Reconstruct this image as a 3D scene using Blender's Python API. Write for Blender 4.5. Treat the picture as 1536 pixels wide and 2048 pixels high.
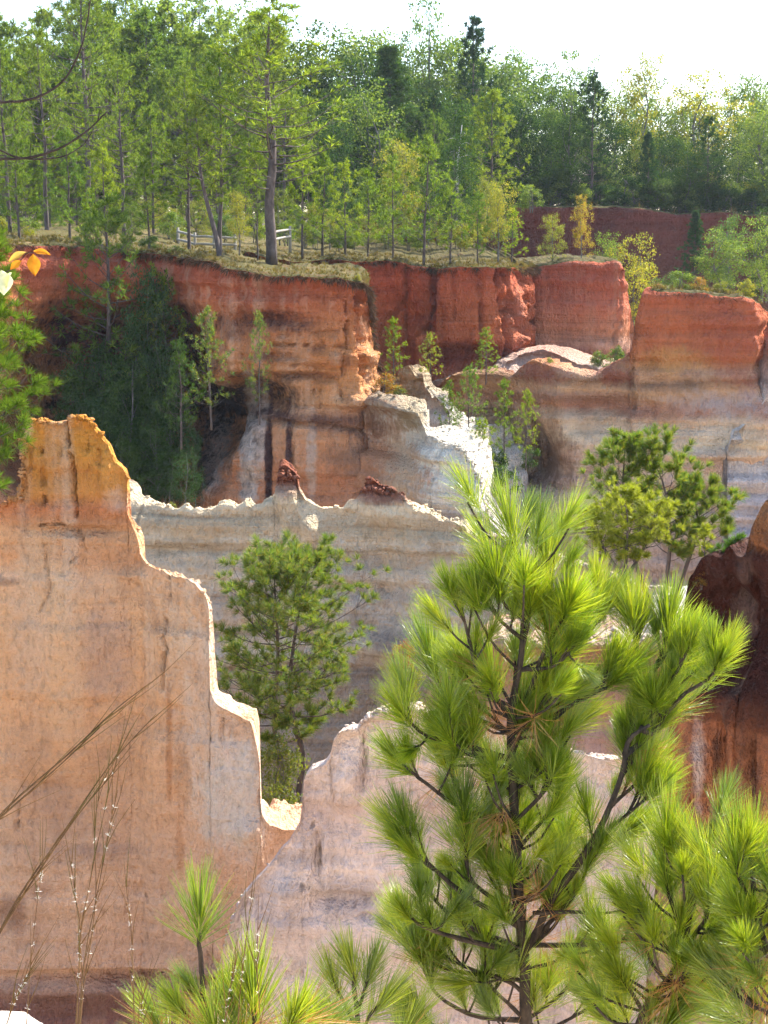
import bpy, math, random
import numpy as np
from mathutils import Vector, Matrix, Quaternion

scene = bpy.context.scene
for o in list(bpy.data.objects):
    bpy.data.objects.remove(o)
COL = scene.collection

# ------------------------------------------------------------------ camera
F = 3000.0                       # focal length in photo pixels
TH = math.atan(574.0 / F)        # camera pitched down
EYE = (0.0, 0.0, 1.7)
cam_d = bpy.data.cameras.new('camera')
cam_d.sensor_fit = 'VERTICAL'
cam_d.sensor_height = 24.0
cam_d.lens = F / 2048.0 * 24.0
cam_d.clip_start = 0.05
cam_d.clip_end = 6000.0
cam = bpy.data.objects.new('camera', cam_d)
cam.location = EYE
cam.rotation_euler = (math.pi / 2 - TH, 0, 0)
COL.objects.link(cam)
scene.camera = cam

# ------------------------------------------------------------------ sky, sun, exposure
SUN_AZ = math.radians(52)        # measured from the view direction towards the right
SUN_EL = math.radians(47)
world = bpy.data.worlds.new('World')
scene.world = world
world.use_nodes = True
wt = world.node_tree
wt.nodes.clear()
sky = wt.nodes.new('ShaderNodeTexSky')
sky.sky_type = 'NISHITA'
sky.sun_disc = False
sky.sun_elevation = SUN_EL
sky.sun_rotation = SUN_AZ
sky.air_density = 1.0
sky.dust_density = 1.0
sky.ozone_density = 1.0
bg = wt.nodes.new('ShaderNodeBackground')
bg.inputs['Strength'].default_value = 0.15
wo = wt.nodes.new('ShaderNodeOutputWorld')
wt.links.new(sky.outputs[0], bg.inputs['Color'])
wt.links.new(bg.outputs[0], wo.inputs['Surface'])

sun_d = bpy.data.lights.new('sun', 'SUN')
sun_d.energy = 4.2
sun_d.angle = math.radians(0.5)
sun_d.color = (1.0, 0.95, 0.86)
sun = bpy.data.objects.new('sun', sun_d)
sv = Vector((math.sin(SUN_AZ) * math.cos(SUN_EL), math.cos(SUN_AZ) * math.cos(SUN_EL), math.sin(SUN_EL)))
sun.rotation_euler = sv.to_track_quat('Z', 'Y').to_euler()
sun.location = (60, 60, 80)
COL.objects.link(sun)

vs = scene.view_settings
vs.view_transform = 'Standard'
vs.look = 'None'
vs.exposure = 1.62
vs.gamma = 1.0
vs.use_curve_mapping = False
cy = scene.cycles
cy.max_bounces = 5
cy.diffuse_bounces = 3
cy.transmission_bounces = 6
cy.transparent_max_bounces = 8
cy.sample_clamp_indirect = 6.0
cy.use_adaptive_sampling = True
cy.adaptive_threshold = 0.03
cy.use_denoising = True

CT, ST = math.cos(TH), math.sin(TH)

def P(px, py, D):
    """world point at distance D (along +Y) seen at photo pixel px, py"""
    a = (px - 768.0) / F
    b = (1024.0 - py) / F
    dy = CT + b * ST
    dz = -ST + b * CT
    k = D / dy
    return np.array((EYE[0] + a * k, EYE[1] + D, EYE[2] + dz * k))

def proj(v):
    x = v[..., 0] - EYE[0]; y = v[..., 1] - EYE[1]; z = v[..., 2] - EYE[2]
    d = y * CT - z * ST
    u = y * ST + z * CT
    return 768 + F * x / d, 1024 - F * u / d

# ------------------------------------------------------------------ numpy noise
_rs = np.random.RandomState(7)
_PERM = _rs.permutation(512).astype(np.int64)
_VAL = _rs.uniform(-1, 1, 512)

def vnoise(x, y, z=0.0):
    x, y, z = np.broadcast_arrays(np.asarray(x, float), np.asarray(y, float), np.asarray(z, float))
    xi = np.floor(x).astype(np.int64); yi = np.floor(y).astype(np.int64); zi = np.floor(z).astype(np.int64)
    fx = x - xi; fy = y - yi; fz = z - zi
    fx = fx * fx * fx * (fx * (fx * 6 - 15) + 10); fy = fy * fy * fy * (fy * (fy * 6 - 15) + 10); fz = fz * fz * (3 - 2 * fz)
    def h(a, b, c):
        return _VAL[_PERM[(_PERM[(_PERM[a & 511] + b) & 511] + c) & 511]]
    def lerp(a, b, t):
        return a + (b - a) * t
    x00 = lerp(h(xi, yi, zi), h(xi + 1, yi, zi), fx)
    x10 = lerp(h(xi, yi + 1, zi), h(xi + 1, yi + 1, zi), fx)
    x01 = lerp(h(xi, yi, zi + 1), h(xi + 1, yi, zi + 1), fx)
    x11 = lerp(h(xi, yi + 1, zi + 1), h(xi + 1, yi + 1, zi + 1), fx)
    return lerp(lerp(x00, x10, fy), lerp(x01, x11, fy), fz)

def fbm(x, y, z=0.0, o=4):
    a, s, t = 1.0, 0.0, 0.0
    f = 1.0
    for i in range(o):
        s = s + a * vnoise(x * f + 13.7 * i, y * f - 7.1 * i, z)
        t += a; a *= 0.5; f *= 2.03
    return s / t

# ------------------------------------------------------------------ mesh helpers
def mesh_np(name, verts, faces, mats=(), smooth=False, mat_index=None):
    """faces: (n,3) or (n,4) array, or list of such arrays"""
    me = bpy.data.meshes.new(name)
    verts = np.asarray(verts, np.float32).reshape(-1, 3)
    if not isinstance(faces, (list, tuple)):
        faces = [faces]
    faces = [np.asarray(f, np.int32) for f in faces if len(f)]
    me.vertices.add(len(verts))
    me.vertices.foreach_set('co', verts.ravel())
    loops = np.concatenate([f.ravel() for f in faces])
    sizes = np.concatenate([np.full(len(f), f.shape[1], np.int32) for f in faces])
    me.loops.add(len(loops))
    me.loops.foreach_set('vertex_index', loops)
    me.polygons.add(len(sizes))
    starts = np.zeros(len(sizes), np.int32)
    starts[1:] = np.cumsum(sizes)[:-1]
    me.polygons.foreach_set('loop_start', starts)
    me.polygons.foreach_set('loop_total', sizes)
    for m in mats:
        me.materials.append(m)
    if mat_index is not None:
        me.polygons.foreach_set('material_index', np.asarray(mat_index, np.int32))
    if smooth:
        me.polygons.foreach_set('use_smooth', np.ones(len(sizes), bool))
    me.update(calc_edges=True)
    return me

def link(name, me, parent=None, loc=None):
    o = bpy.data.objects.new(name, me)
    COL.objects.link(o)
    if parent is not None:
        o.parent = parent
    if loc is not None:
        o.location = loc
    return o

def empty(name, loc=(0, 0, 0)):
    o = bpy.data.objects.new(name, None)
    o.empty_display_size = 0.2
    o.location = loc
    COL.objects.link(o)
    return o

def tag(o, label=None, cat=None, group=None, kind=None):
    if label: o['label'] = label
    if cat: o['category'] = cat
    if group: o['group'] = group
    if kind: o['kind'] = kind
    return o

class MB:
    """collects triangles and quads for one mesh"""
    def __init__(self):
        self.v = []; self.t = []; self.q = []; self.n = 0
    def add(self, v, tris=None, quads=None):
        v = np.asarray(v, float).reshape(-1, 3)
        if tris is not None and len(tris): self.t.append(np.asarray(tris) + self.n)
        if quads is not None and len(quads): self.q.append(np.asarray(quads) + self.n)
        self.v.append(v); self.n += len(v)
    def tube(self, pts, radii, sides=6, wob=0.0, rng=None):
        pts = np.asarray(pts, float); n = len(pts)
        radii = np.broadcast_to(np.asarray(radii, float), (n,))
        tan = np.gradient(pts, axis=0)
        tan /= np.linalg.norm(tan, axis=1, keepdims=True) + 1e-9
        ref = np.array((0.0, 0.0, 1.0)) if abs(tan[0][2]) < 0.9 else np.array((1.0, 0.0, 0.0))
        a = np.cross(tan, ref); a /= np.linalg.norm(a, axis=1, keepdims=True) + 1e-9
        b = np.cross(tan, a)
        ang = np.arange(sides) * 2 * np.pi / sides
        rr = radii[:, None] * np.ones((1, sides))
        if wob and rng is not None:
            rr = rr * (1 + rng.uniform(-wob, wob, rr.shape))
        v = pts[:, None, :] + rr[..., None] * (np.cos(ang)[None, :, None] * a[:, None, :] + np.sin(ang)[None, :, None] * b[:, None, :])
        i = np.arange(n - 1)[:, None] * sides; j = np.arange(sides)[None, :]; j2 = (j + 1) % sides
        q = np.stack([i + j, i + j2, i + sides + j2, i + sides + j], -1).reshape(-1, 4)
        cap0 = [[0, k + 1, k] for k in range(1, sides - 1)]
        e = (n - 1) * sides
        cap1 = [[e, e + k, e + k + 1] for k in range(1, sides - 1)]
        self.add(v, np.array(cap0 + cap1), q)
    def mesh(self, name, mats=(), smooth=False):
        f = []
        if self.t: f.append(np.concatenate(self.t))
        if self.q: f.append(np.concatenate(self.q))
        return mesh_np(name, np.concatenate(self.v), f, mats, smooth)

def curve(pts, n):
    """smooth resample of a polyline (Catmull-Rom)"""
    p = np.asarray(pts, float)
    if len(p) == 2:
        t = np.linspace(0, 1, n)[:, None]
        return p[0] * (1 - t) + p[1] * t
    q = np.vstack([2 * p[0] - p[1], p, 2 * p[-1] - p[-2]])
    out = []
    m = len(p) - 1
    for u in np.linspace(0, m - 1e-6, n):
        i = int(u); f = u - i
        a, b, c, d = q[i], q[i + 1], q[i + 2], q[i + 3]
        out.append(0.5 * (2 * b + (c - a) * f + (2 * a - 5 * b + 4 * c - d) * f * f + (3 * b - a - 3 * c + d) * f ** 3))
    return np.array(out)

def unit(v):
    v = np.asarray(v, float)
    return v / (np.linalg.norm(v, axis=-1, keepdims=True) + 1e-12)

# ------------------------------------------------------------------ node helpers
class NT:
    def __init__(self, name):
        self.m = bpy.data.materials.new(name)
        self.m.use_nodes = True
        self.t = self.m.node_tree
        self.t.nodes.clear()
        self.out = self.t.nodes.new('ShaderNodeOutputMaterial')
    def n(self, ty, **kw):
        nd = self.t.nodes.new(ty)
        for k, v in kw.items():
            setattr(nd, k, v)
        return nd
    def set(self, sock, v):
        if hasattr(v, 'is_output'):
            self.t.links.new(v, sock)
        else:
            if isinstance(v, (tuple, list)) and len(v) == 3 and sock.type == 'RGBA':
                v = (*v, 1.0)
            sock.default_value = v
    def pos(self):
        if not hasattr(self, '_pos'):
            self._pos = self.n('ShaderNodeNewGeometry')
        return self._pos.outputs['Position']
    def sep(self, v):
        s = self.n('ShaderNodeSeparateXYZ'); self.set(s.inputs[0], v)
        return s.outputs
    def vmul(self, v, c):
        s = self.n('ShaderNodeVectorMath', operation='MULTIPLY')
        self.set(s.inputs[0], v); s.inputs[1].default_value = c
        return s.outputs[0]
    def vadd(self, v, c):
        s = self.n('ShaderNodeVectorMath', operation='ADD')
        self.set(s.inputs[0], v); self.set(s.inputs[1], c)
        return s.outputs[0]
    def noise(self, v, scale=1.0, detail=4.0, rough=0.55, dist=0.0):
        s = self.n('ShaderNodeTexNoise')
        self.set(s.inputs['Vector'], v)
        s.inputs['Scale'].default_value = scale; s.inputs['Detail'].default_value = detail
        s.inputs['Roughness'].default_value = rough; s.inputs['Distortion'].default_value = dist
        return s.outputs['Fac']
    def math(self, op, a, b=0.0, c=None, clamp=False):
        s = self.n('ShaderNodeMath', operation=op); s.use_clamp = clamp
        self.set(s.inputs[0], a); self.set(s.inputs[1], b)
        if c is not None: self.set(s.inputs[2], c)
        return s.outputs[0]
    def rng(self, v, a, b, c=0.0, d=1.0, smooth=False):
        s = self.n('ShaderNodeMapRange'); s.clamp = True
        if smooth: s.interpolation_type = 'SMOOTHSTEP'
        self.set(s.inputs[0], v)
        for i, x in enumerate((a, b, c, d)): s.inputs[i + 1].default_value = x
        return s.outputs[0]
    def ramp(self, v, stops, interp='LINEAR'):
        s = self.n('ShaderNodeValToRGB'); self.set(s.inputs[0], v)
        cr = s.color_ramp; cr.interpolation = interp
        while len(cr.elements) < len(stops): cr.elements.new(0.5)
        for e, (p, c) in zip(cr.elements, sorted(stops)):
            e.position = p; e.color = (*c, 1.0)
        return s.outputs[0]
    def mix(self, f, a, b, mode='MIX'):
        s = self.n('ShaderNodeMix', data_type='RGBA', blend_type=mode)
        self.set(s.inputs[0], f); self.set(s.inputs[6], a); self.set(s.inputs[7], b)
        return s.outputs[2]
    def bump(self, h, strength=0.5, dist=0.05):
        s = self.n('ShaderNodeBump'); self.set(s.inputs['Height'], h)
        s.inputs['Strength'].default_value = strength; s.inputs['Distance'].default_value = dist
        return s.outputs[0]
    def principled(self, col, rough=0.9, normal=None, spec=0.2):
        s = self.n('ShaderNodeBsdfPrincipled')
        self.set(s.inputs['Base Color'], col); self.set(s.inputs['Roughness'], rough)
        s.inputs['Specular IOR Level'].default_value = spec
        if normal is not None: self.set(s.inputs['Normal'], normal)
        return s.outputs[0]
    def done(self, shader):
        self.t.links.new(shader, self.out.inputs['Surface'])
        return self.m

def cliff_mat(name, stops, D, wob=1.2, streak=None, streak_amt=0.5, stain=(0.10, 0.055, 0.045), stain_amt=0.5,
              stain_lo=0.55, blotches=(), bed=0.35, seed=0.0, streak_s=0.9, spot_amt=0.18, bump=0.9, grow=None, mottle=0.22):
    """stops: [(photo y, colour)] read at distance D; colours are the strata of the rock itself"""
    T = NT(name)
    p = T.vadd(T.pos(), (seed * 17.3, seed * 5.1, 0.0))
    x, y, z = T.sep(T.pos())
    zs = [(P(768, py, D)[2], c) for py, c in stops]
    lo = min(a for a, _ in zs); hi = max(a for a, _ in zs)
    w1 = T.noise(T.vmul(p, (0.16, 0.16, 0.10)), 1.0, 1.0, 0.6)
    w2 = T.noise(T.vmul(p, (1.1, 1.1, 0.25)), 1.0, 2.0, 0.6)
    zz = T.math('ADD', z, T.math('MULTIPLY', T.math('SUBTRACT', w1, 0.5), 2.4 * wob))
    zz = T.math('ADD', zz, T.math('MULTIPLY', T.math('SUBTRACT', w2, 0.5), 0.9 * wob))
    f = T.rng(zz, lo, hi)
    col = T.ramp(f, [((a - lo) / (hi - lo), c) for a, c in zs])
    # bedding lines
    b = T.noise(T.vmul(p, (0.12, 0.12, 2.6)), 1.0, 3.0, 0.65)
    col = T.mix(1.0, col, T.ramp(b, [(0.3, (1 - bed,) * 3), (0.47, (1, 1, 1)), (0.72, (1 + bed * 0.35,) * 3)]), 'MULTIPLY')
    # broad mottling
    mo = T.noise(T.vmul(p, (0.45, 0.45, 0.4)), 1.0, 5.0, 0.65)
    col = T.mix(1.0, col, T.ramp(mo, [(0.3, (1 - mottle, 1 - mottle * 1.1, 1 - mottle * 1.1)), (0.5, (1, 1, 1)), (0.72, (1.12, 1.1, 1.06))]), 'MULTIPLY')
    # vertical wash streaks
    if streak is not None:
        s = T.noise(T.vmul(p, (streak_s, streak_s, 0.05)), 1.0, 3.0, 0.6)
        s2 = w1
        sm = T.math('MULTIPLY', T.rng(s, 0.5, 0.64), T.rng(s2, 0.4, 0.6))
        col = T.mix(T.math('MULTIPLY', sm, streak_amt), col, streak)
    # dark seep stains
    st = T.noise(T.vmul(p, (0.5, 0.5, 0.8)), 1.0, 5.0, 0.68)
    st2 = T.noise(T.vmul(p, (5.0, 5.0, 1.2)), 1.0, 2.0, 0.7)
    sf = T.math('MULTIPLY', T.rng(st, stain_lo, stain_lo + 0.14), T.rng(st2, 0.3, 0.6, 0.35, 1.0))
    col = T.mix(T.math('MULTIPLY', sf, stain_amt), col, stain)
    # placed patches of other colour, a few of them painted shade (px, py, rx, ry, colour, strength)
    if blotches:
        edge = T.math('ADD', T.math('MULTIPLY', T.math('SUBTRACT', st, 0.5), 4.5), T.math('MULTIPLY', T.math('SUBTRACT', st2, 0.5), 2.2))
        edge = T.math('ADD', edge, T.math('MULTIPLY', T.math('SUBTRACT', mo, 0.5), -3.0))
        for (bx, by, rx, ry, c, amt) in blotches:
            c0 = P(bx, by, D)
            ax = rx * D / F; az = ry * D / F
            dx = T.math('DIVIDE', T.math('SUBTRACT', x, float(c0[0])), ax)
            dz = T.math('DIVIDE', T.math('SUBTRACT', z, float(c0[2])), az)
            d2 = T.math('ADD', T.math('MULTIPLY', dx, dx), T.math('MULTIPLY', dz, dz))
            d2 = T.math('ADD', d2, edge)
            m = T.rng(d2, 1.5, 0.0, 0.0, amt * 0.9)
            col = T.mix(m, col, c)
    # small specks and pits
    sp = T.noise(T.vmul(p, (7.0, 7.0, 4.0)), 1.0, 3.0, 0.7)
    col = T.mix(1.0, col, T.ramp(sp, [(0.3, (1 - spot_amt,) * 3), (0.48, (1, 1, 1)), (0.75, (1.08, 1.08, 1.08))]), 'MULTIPLY')
    h = T.math('ADD', T.math('MULTIPLY', sp, 0.7), T.math('ADD', mo, T.math('MULTIPLY', b, 0.7)))
    h = T.math('ADD', h, T.math('MULTIPLY', st2, 0.5))
    if D < 45:
        gr = T.noise(p, 16.0, 3.0, 0.7)
        h = T.math('ADD', h, T.math('MULTIPLY', gr, 0.22))
        col = T.mix(1.0, col, T.ramp(gr, [(0.32, (0.91, 0.90, 0.89)), (0.5, (1, 1, 1)), (0.7, (1.03, 1.03, 1.03))]), 'MULTIPLY')
    nor = T.bump(h, bump, 0.34 * max(1.0, D / 40.0))
    return T.done(T.principled(col, 0.95, nor, 0.15))

def leaf_mat(name, cols, trans, tr=0.45, gloss=0.0, obj_var=None, rough=0.5):
    """cols: colours picked leaf by leaf; trans: tint of light coming through"""
    T = NT(name)
    g = T.n('ShaderNodeNewGeometry')
    k = len(cols)
    col = T.ramp(g.outputs['Random Per Island'], [(i / max(1, k - 1), c) for i, c in enumerate(cols)])
    if obj_var:
        oi = T.n('ShaderNodeObjectInfo')
        kk = len(obj_var)
        col = T.mix(1.0, col, T.ramp(oi.outputs['Random'], [(i / max(1, kk - 1), c) for i, c in enumerate(obj_var)]), 'MULTIPLY')
    d = T.n('ShaderNodeBsdfDiffuse'); T.set(d.inputs['Color'], col)
    t = T.n('ShaderNodeBsdfTranslucent')
    T.set(t.inputs['Color'], T.mix(1.0, col, trans, 'MULTIPLY'))
    mx = T.n('ShaderNodeMixShader'); mx.inputs[0].default_value = tr
    T.t.links.new(d.outputs[0], mx.inputs[1]); T.t.links.new(t.outputs[0], mx.inputs[2])
    sh = mx.outputs[0]
    if gloss > 0:
        gl = T.n('ShaderNodeBsdfGlossy'); gl.inputs['Roughness'].default_value = rough
        gl.inputs['Color'].default_value = (1, 1, 1, 1)
        m2 = T.n('ShaderNodeMixShader'); m2.inputs[0].default_value = gloss
        T.t.links.new(sh, m2.inputs[1]); T.t.links.new(gl.outputs[0], m2.inputs[2])
        sh = m2.outputs[0]
    return T.done(sh)

def bark_mat(name, a, b, sc=6.0):
    T = NT(name)
    tc = T.n('ShaderNodeTexCoord').outputs['Object']
    n = T.noise(T.vmul(tc, (sc, sc, sc * 0.35)), 1.0, 5.0, 0.65)
    return T.done(T.principled(T.ramp(n, [(0.35, a), (0.65, b)]), 0.9, T.bump(n, 0.7, 0.02), 0.2))

# ================================================================== TERRAIN
def smooth1(a, k):
    if k < 1: return a
    r = int(3 * k)
    w = np.exp(-0.5 * (np.arange(-r, r + 1) / k) ** 2); w /= w.sum()
    ap = np.concatenate([np.full(r, a[0]) if a.ndim == 1 else np.repeat(a[:1], r, 0), a, np.full(r, a[-1]) if a.ndim == 1 else np.repeat(a[-1:], r, 0)])
    if a.ndim == 1:
        return np.convolve(ap, w, 'valid')
    return np.stack([np.convolve(ap[:, i], w, 'valid') for i in range(a.shape[1])], 1)

def blocky(u, seed, mean, ramp):
    """broken steps of uneven length, as along a crumbling edge"""
    r = np.random.RandomState(int(seed * 13) % 9999)
    n = int(u[-1] / mean * 1.6) + 8
    gap = mean * (0.25 + r.exponential(0.75, n))
    pos = np.cumsum(gap)
    val = np.clip(r.normal(0, 0.55, n + 1), -1.3, 1.0)
    tx = np.repeat(pos, 2); tx[0::2] -= ramp * gap; 
    ty = np.repeat(val, 2)[1:-1]
    ty = np.stack([val[:-1], val[1:]], 1).ravel()
    return np.interp(u, tx, ty)

RIMS = {}      # crest lines by name, for placing grass and plants on top

def ridge(name, ctrl, zbase, mats, res=0.12, batter=0.10, big=0.5, flute=0.12, ledge=0.10, crack=0.18, crest=0.08,
          fine=0.035, dents=(), rise=0.0, seed=1.0, lip=0.0, flute_f=0.8, big_f=0.14, back_batter=0.15, bumpy_top=0.05, rough_top=1.0,
          gully=0.0, cracks=(), wvar=0.8, chip=0.2):
    """a wall of rock: crest through ctrl = [(px, py, distance, top width)], faces falling to zbase in front and behind"""
    pts = np.array([P(c[0], c[1], c[2]) for c in ctrl])
    ws = np.array([c[3] for c in ctrl], float)
    seg = np.diff(pts, axis=0)
    ln = np.sqrt(seg[:, 0] ** 2 + seg[:, 1] ** 2 + (0.6 * seg[:, 2]) ** 2)
    t = np.concatenate([[0], np.cumsum(ln)])
    n = max(8, int(t[-1] / res))
    u = np.linspace(0, t[-1], n)
    C = np.stack([np.interp(u, t, pts[:, i]) for i in range(3)], 1)
    W = np.interp(u, t, ws)
    W = np.where(W < 3, W * np.clip(1 + wvar * 2.4 * fbm(u * 0.7, seed * 2.7, 0, 4), 0.22, 2.3), W)
    k = 0.35 / res
    Cxy = smooth1(C[:, :2], 0.06 / res)
    zc = smooth1(C[:, 2], 0.03 / res)
    tan = np.gradient(smooth1(Cxy, 2.0 / res), axis=0)
    tan /= np.linalg.norm(tan, axis=1, keepdims=True) + 1e-9
    nx, ny = tan[:, 1], -tan[:, 0]
    sxy0 = np.concatenate([[0], np.cumsum(np.linalg.norm(np.diff(smooth1(Cxy, 0.3 / res), axis=0), axis=1))])
    Cxy = Cxy + (0.6 * crest * np.stack([fbm(sxy0 * 1.7, seed + 40, 0, 3), fbm(sxy0 * 1.7, seed + 60, 0, 3)], 1))
    k_ = res / 0.05
    stp = np.clip(fbm(u * 0.35, seed * 5.5, 0, 2) * 2.0 + 0.45, 0.1, 1)
    zc = zc + 0.9 * crest * fbm(u * 0.9, seed * 9.1, 0, 5) + stp * (1.1 * crest * blocky(u, seed + 3, 0.55 * k_, 0.25) + 0.55 * crest * blocky(u, seed + 7, 0.16 * k_, 0.35))
    gs = np.linspace(0, sxy0[-1], max(16, int(sxy0[-1] / 0.25)))
    zref = np.interp(sxy0, gs, smooth1(np.interp(gs, sxy0, zc), 3.0 / 0.25))
    H = max(zc.max() - zbase, 1.0)
    nv = int(H / (res * 1.0)) + 2
    v = np.linspace(0, 1, nv)
    Z = zbase + (zc[None, :] - zbase) * v[:, None]
    S = np.broadcast_to(sxy0[None, :], Z.shape)
    dep = zc[None, :] - Z
    fade = np.clip(dep / 0.18, 0, 1)
    sd = seed * 31.7
    disp = big * fbm(S * big_f + sd, Z * 0.05, seed, 3)
    fl = 1 - np.abs(fbm(S * flute_f + sd, Z * 0.07 + sd, seed + 5, 3)) * 2
    disp = disp - flute * fl * np.clip(0.5 + fbm(S * 0.1, Z * 0.1, seed + 2, 2) * 1.5, 0, 1.3)
    zl = Z + 0.4 * fbm(S * 0.08 + sd, Z * 0.1, 3.3, 2)
    lg = fbm(zl * 0.9 + sd, S * 0.05, seed, 4)
    disp = disp + ledge * (lg + 0.6 * np.tanh(6 * vnoise(zl * 1.9 + sd, S * 0.04, seed)))
    n1 = vnoise(S * 0.26 + sd, Z * 0.06 + 3, seed + 1) + 0.10 * vnoise(S * 2.1, Z * 1.4, seed)
    mk = np.clip(fbm(S * 0.2, Z * 0.13, seed + 8, 2) * 3 + 0.4, 0, 1)
    disp = disp - crack * np.exp(-(n1 / 0.03) ** 2) * mk
    n2 = vnoise(S * 0.07 + sd, Z * 0.42, seed + 3) + 0.08 * vnoise(S * 1.6, Z * 2.1, seed)
    disp = disp - 0.6 * crack * np.exp(-(n2 / 0.035) ** 2) * np.clip(fbm(S * 0.15 + 9, Z * 0.2, seed + 4, 2) * 3 + 0.2, 0, 1)
    if gully:
        g = 1 - np.abs(vnoise(S * 0.55 + sd, Z * 0.03, seed + 6)) * 2
        disp = disp - gully * np.clip(g, 0, 1) ** 3 * np.clip(dep / 3, 0, 1)
    disp = disp + fine * fbm(S * 3.1 + sd, Z * 3.1, seed, 3) * 2
    cs_ = 0.10 / res
    ch = np.clip(fbm(S * 1.5 * cs_ + sd, Z * 1.1 * cs_, seed + 11, 4) - 0.02, 0, 1) * np.exp(-dep / (0.5 / cs_))
    disp = disp - chip * 1.5 / cs_ * ch
    off = batter * (zref[None, :] - Z) + disp * fade
    X = Cxy[None, :, 0] + nx[None, :] * off
    Y = Cxy[None, :, 1] + ny[None, :] * off
    if len(dents) or len(cracks):
        pu, pv = proj(np.stack([X, Y, Z], -1))
        dd = np.zeros_like(X)
        jit = 0.35 * fbm(S * 0.5 + sd, Z * 0.5, seed, 4)
        for (dx, dy, rx, ry, amt) in dents:
            q = ((pu - dx) / rx) ** 2 + ((pv - dy) / ry) ** 2
            q = np.maximum(q * (1 + jit), 0)
            dd = dd + amt * np.exp(-q ** 1.5)
        dd *= np.clip(dep / 0.8, 0, 1)
        for (line, wd, amt) in cracks:
            wob = 5.0 * fbm(pv * 0.035 + sd, pu * 0.02, seed, 3) + 2.0 * fbm(pv * 0.15, pu * 0.1 + sd, seed, 2)
            best = np.full(X.shape, 1e9)
            for (ax, ay), (bx_, by_) in zip(line[:-1], line[1:]):
                ex, ey = bx_ - ax, by_ - ay
                tt = np.clip(((pu + wob - ax) * ex + (pv - ay) * ey) / (ex * ex + ey * ey), 0, 1)
                best = np.minimum(best, np.hypot(pu + wob - ax - tt * ex, pv + 0.6 * wob - ay - tt * ey))
            wl = wd * np.clip(1 + 1.2 * fbm(pu * 0.05, pv * 0.05, seed, 2), 0.3, 2)
            dd = dd - amt * np.exp(-(best / wl) ** 2)
        X = X + nx[None, :] * dd; Y = Y + ny[None, :] * dd
    wb = np.clip((W - 4) / 6, 0, 1)
    bx, by = nx * (1 - wb), ny * (1 - wb) - wb
    bl_ = np.sqrt(bx * bx + by * by) + 1e-6
    bx, by = bx / bl_, by / bl_
    rows = [np.stack([X, Y, Z], -1)]
    # rounded edge and top
    lastxy = np.stack([X[-1], Y[-1]], 1)
    wmax = W.max()
    if wmax > 4:
        fr = np.array([0.004, 0.012, 0.03, 0.06, 0.1, 0.16, 0.24, 0.34, 0.46, 0.6, 0.8, 1.0])
    else:
        fr = np.linspace(0.08, 1.0, max(5, min(14, int(wmax / res))))
    top = []
    for f in fr:
        d = W * f
        x = lastxy[:, 0] - bx * d
        y = lastxy[:, 1] - by * d
        prof = 0.10 * np.minimum(1, d / 0.25) * lip
        z = zc + prof + rise * d + rough_top * bumpy_top * (2 * fbm(x * 1.1 + sd, y * 1.1, 0.5, 4) + 1.6 * fbm(x * 5.0 + sd, y * 5.0, u * 0.8, 3)) * np.minimum(1, d / 0.15)
        if wmax > 4:
            z = z + 0.25 * fbm(x * 0.2, y * 0.2, 4.4, 2) * np.minimum(1, d / 3)
        else:
            z = z - 0.28 * np.minimum(W, 1.5) * (np.maximum(0, f - 0.55) / 0.45) ** 2
        top.append(np.stack([x, y, z], 1))
    rows.append(np.stack(top, 0))
    # back face
    nb = max(4, nv // 5)
    vb = np.linspace(1, 0, nb + 1)[1:]
    ztop = top[-1][:, 2]
    back = []
    for q in vb:
        z = zbase + (ztop - zbase) * q
        d = W + back_batter * (ztop - z) + 0.25 * fbm(u * 0.5 + 7, z * 0.4, seed, 3) * np.clip((ztop - z), 0, 1)
        back.append(np.stack([lastxy[:, 0] - bx * d, lastxy[:, 1] - by * d, z], 1))
    rows.append(np.stack(back, 0))
    V = np.concatenate(rows, 0)
    R = V.shape[0]
    i = np.arange(R - 1)[:, None] * n; j = np.arange(n - 1)[None, :]
    q = np.stack([i + j, i + j + 1, i + n + j + 1, i + n + j], -1).reshape(-1, 4)
    mi = np.zeros((R - 1, n - 1), np.int32)
    if len(mats) > 1:
        mi[nv - 1: nv - 1 + len(fr), :] = (W[:-1] > 3.2)[None, :]
    # end walls
    e0 = np.arange(R) * n
    caps = []
    for e in (e0, e0 + n - 1):
        m = R // 2
        a, b = e[:m], e[R - m:][::-1]
        caps.append(np.stack([a[:-1], a[1:], b[1:], b[:-1]], 1))
    caps = np.concatenate(caps)
    mi = np.concatenate([mi.ravel(), np.zeros(len(caps), np.int32)])
    me = mesh_np(name, V.reshape(-1, 3), [q, caps], mats, True, None)
    me.polygons.foreach_set('material_index', mi)
    sm = np.ones((R - 1, n - 1), bool); sm[nv - 1: nv - 1 + len(fr), :] = False
    me.polygons.foreach_set('use_smooth', np.concatenate([sm.ravel(), np.ones(len(caps), bool)]))
    me.update()
    o = link(name, me)
    RIMS[len(RIMS)] = o
    o_info = dict(crest=np.stack([lastxy[:, 0], lastxy[:, 1], zc], 1), n=np.stack([nx, ny], 1), W=W, rise=rise, face=rows[0], top=rows[1], zbase=zbase)
    RIMS[o.name] = o_info
    return o

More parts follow.
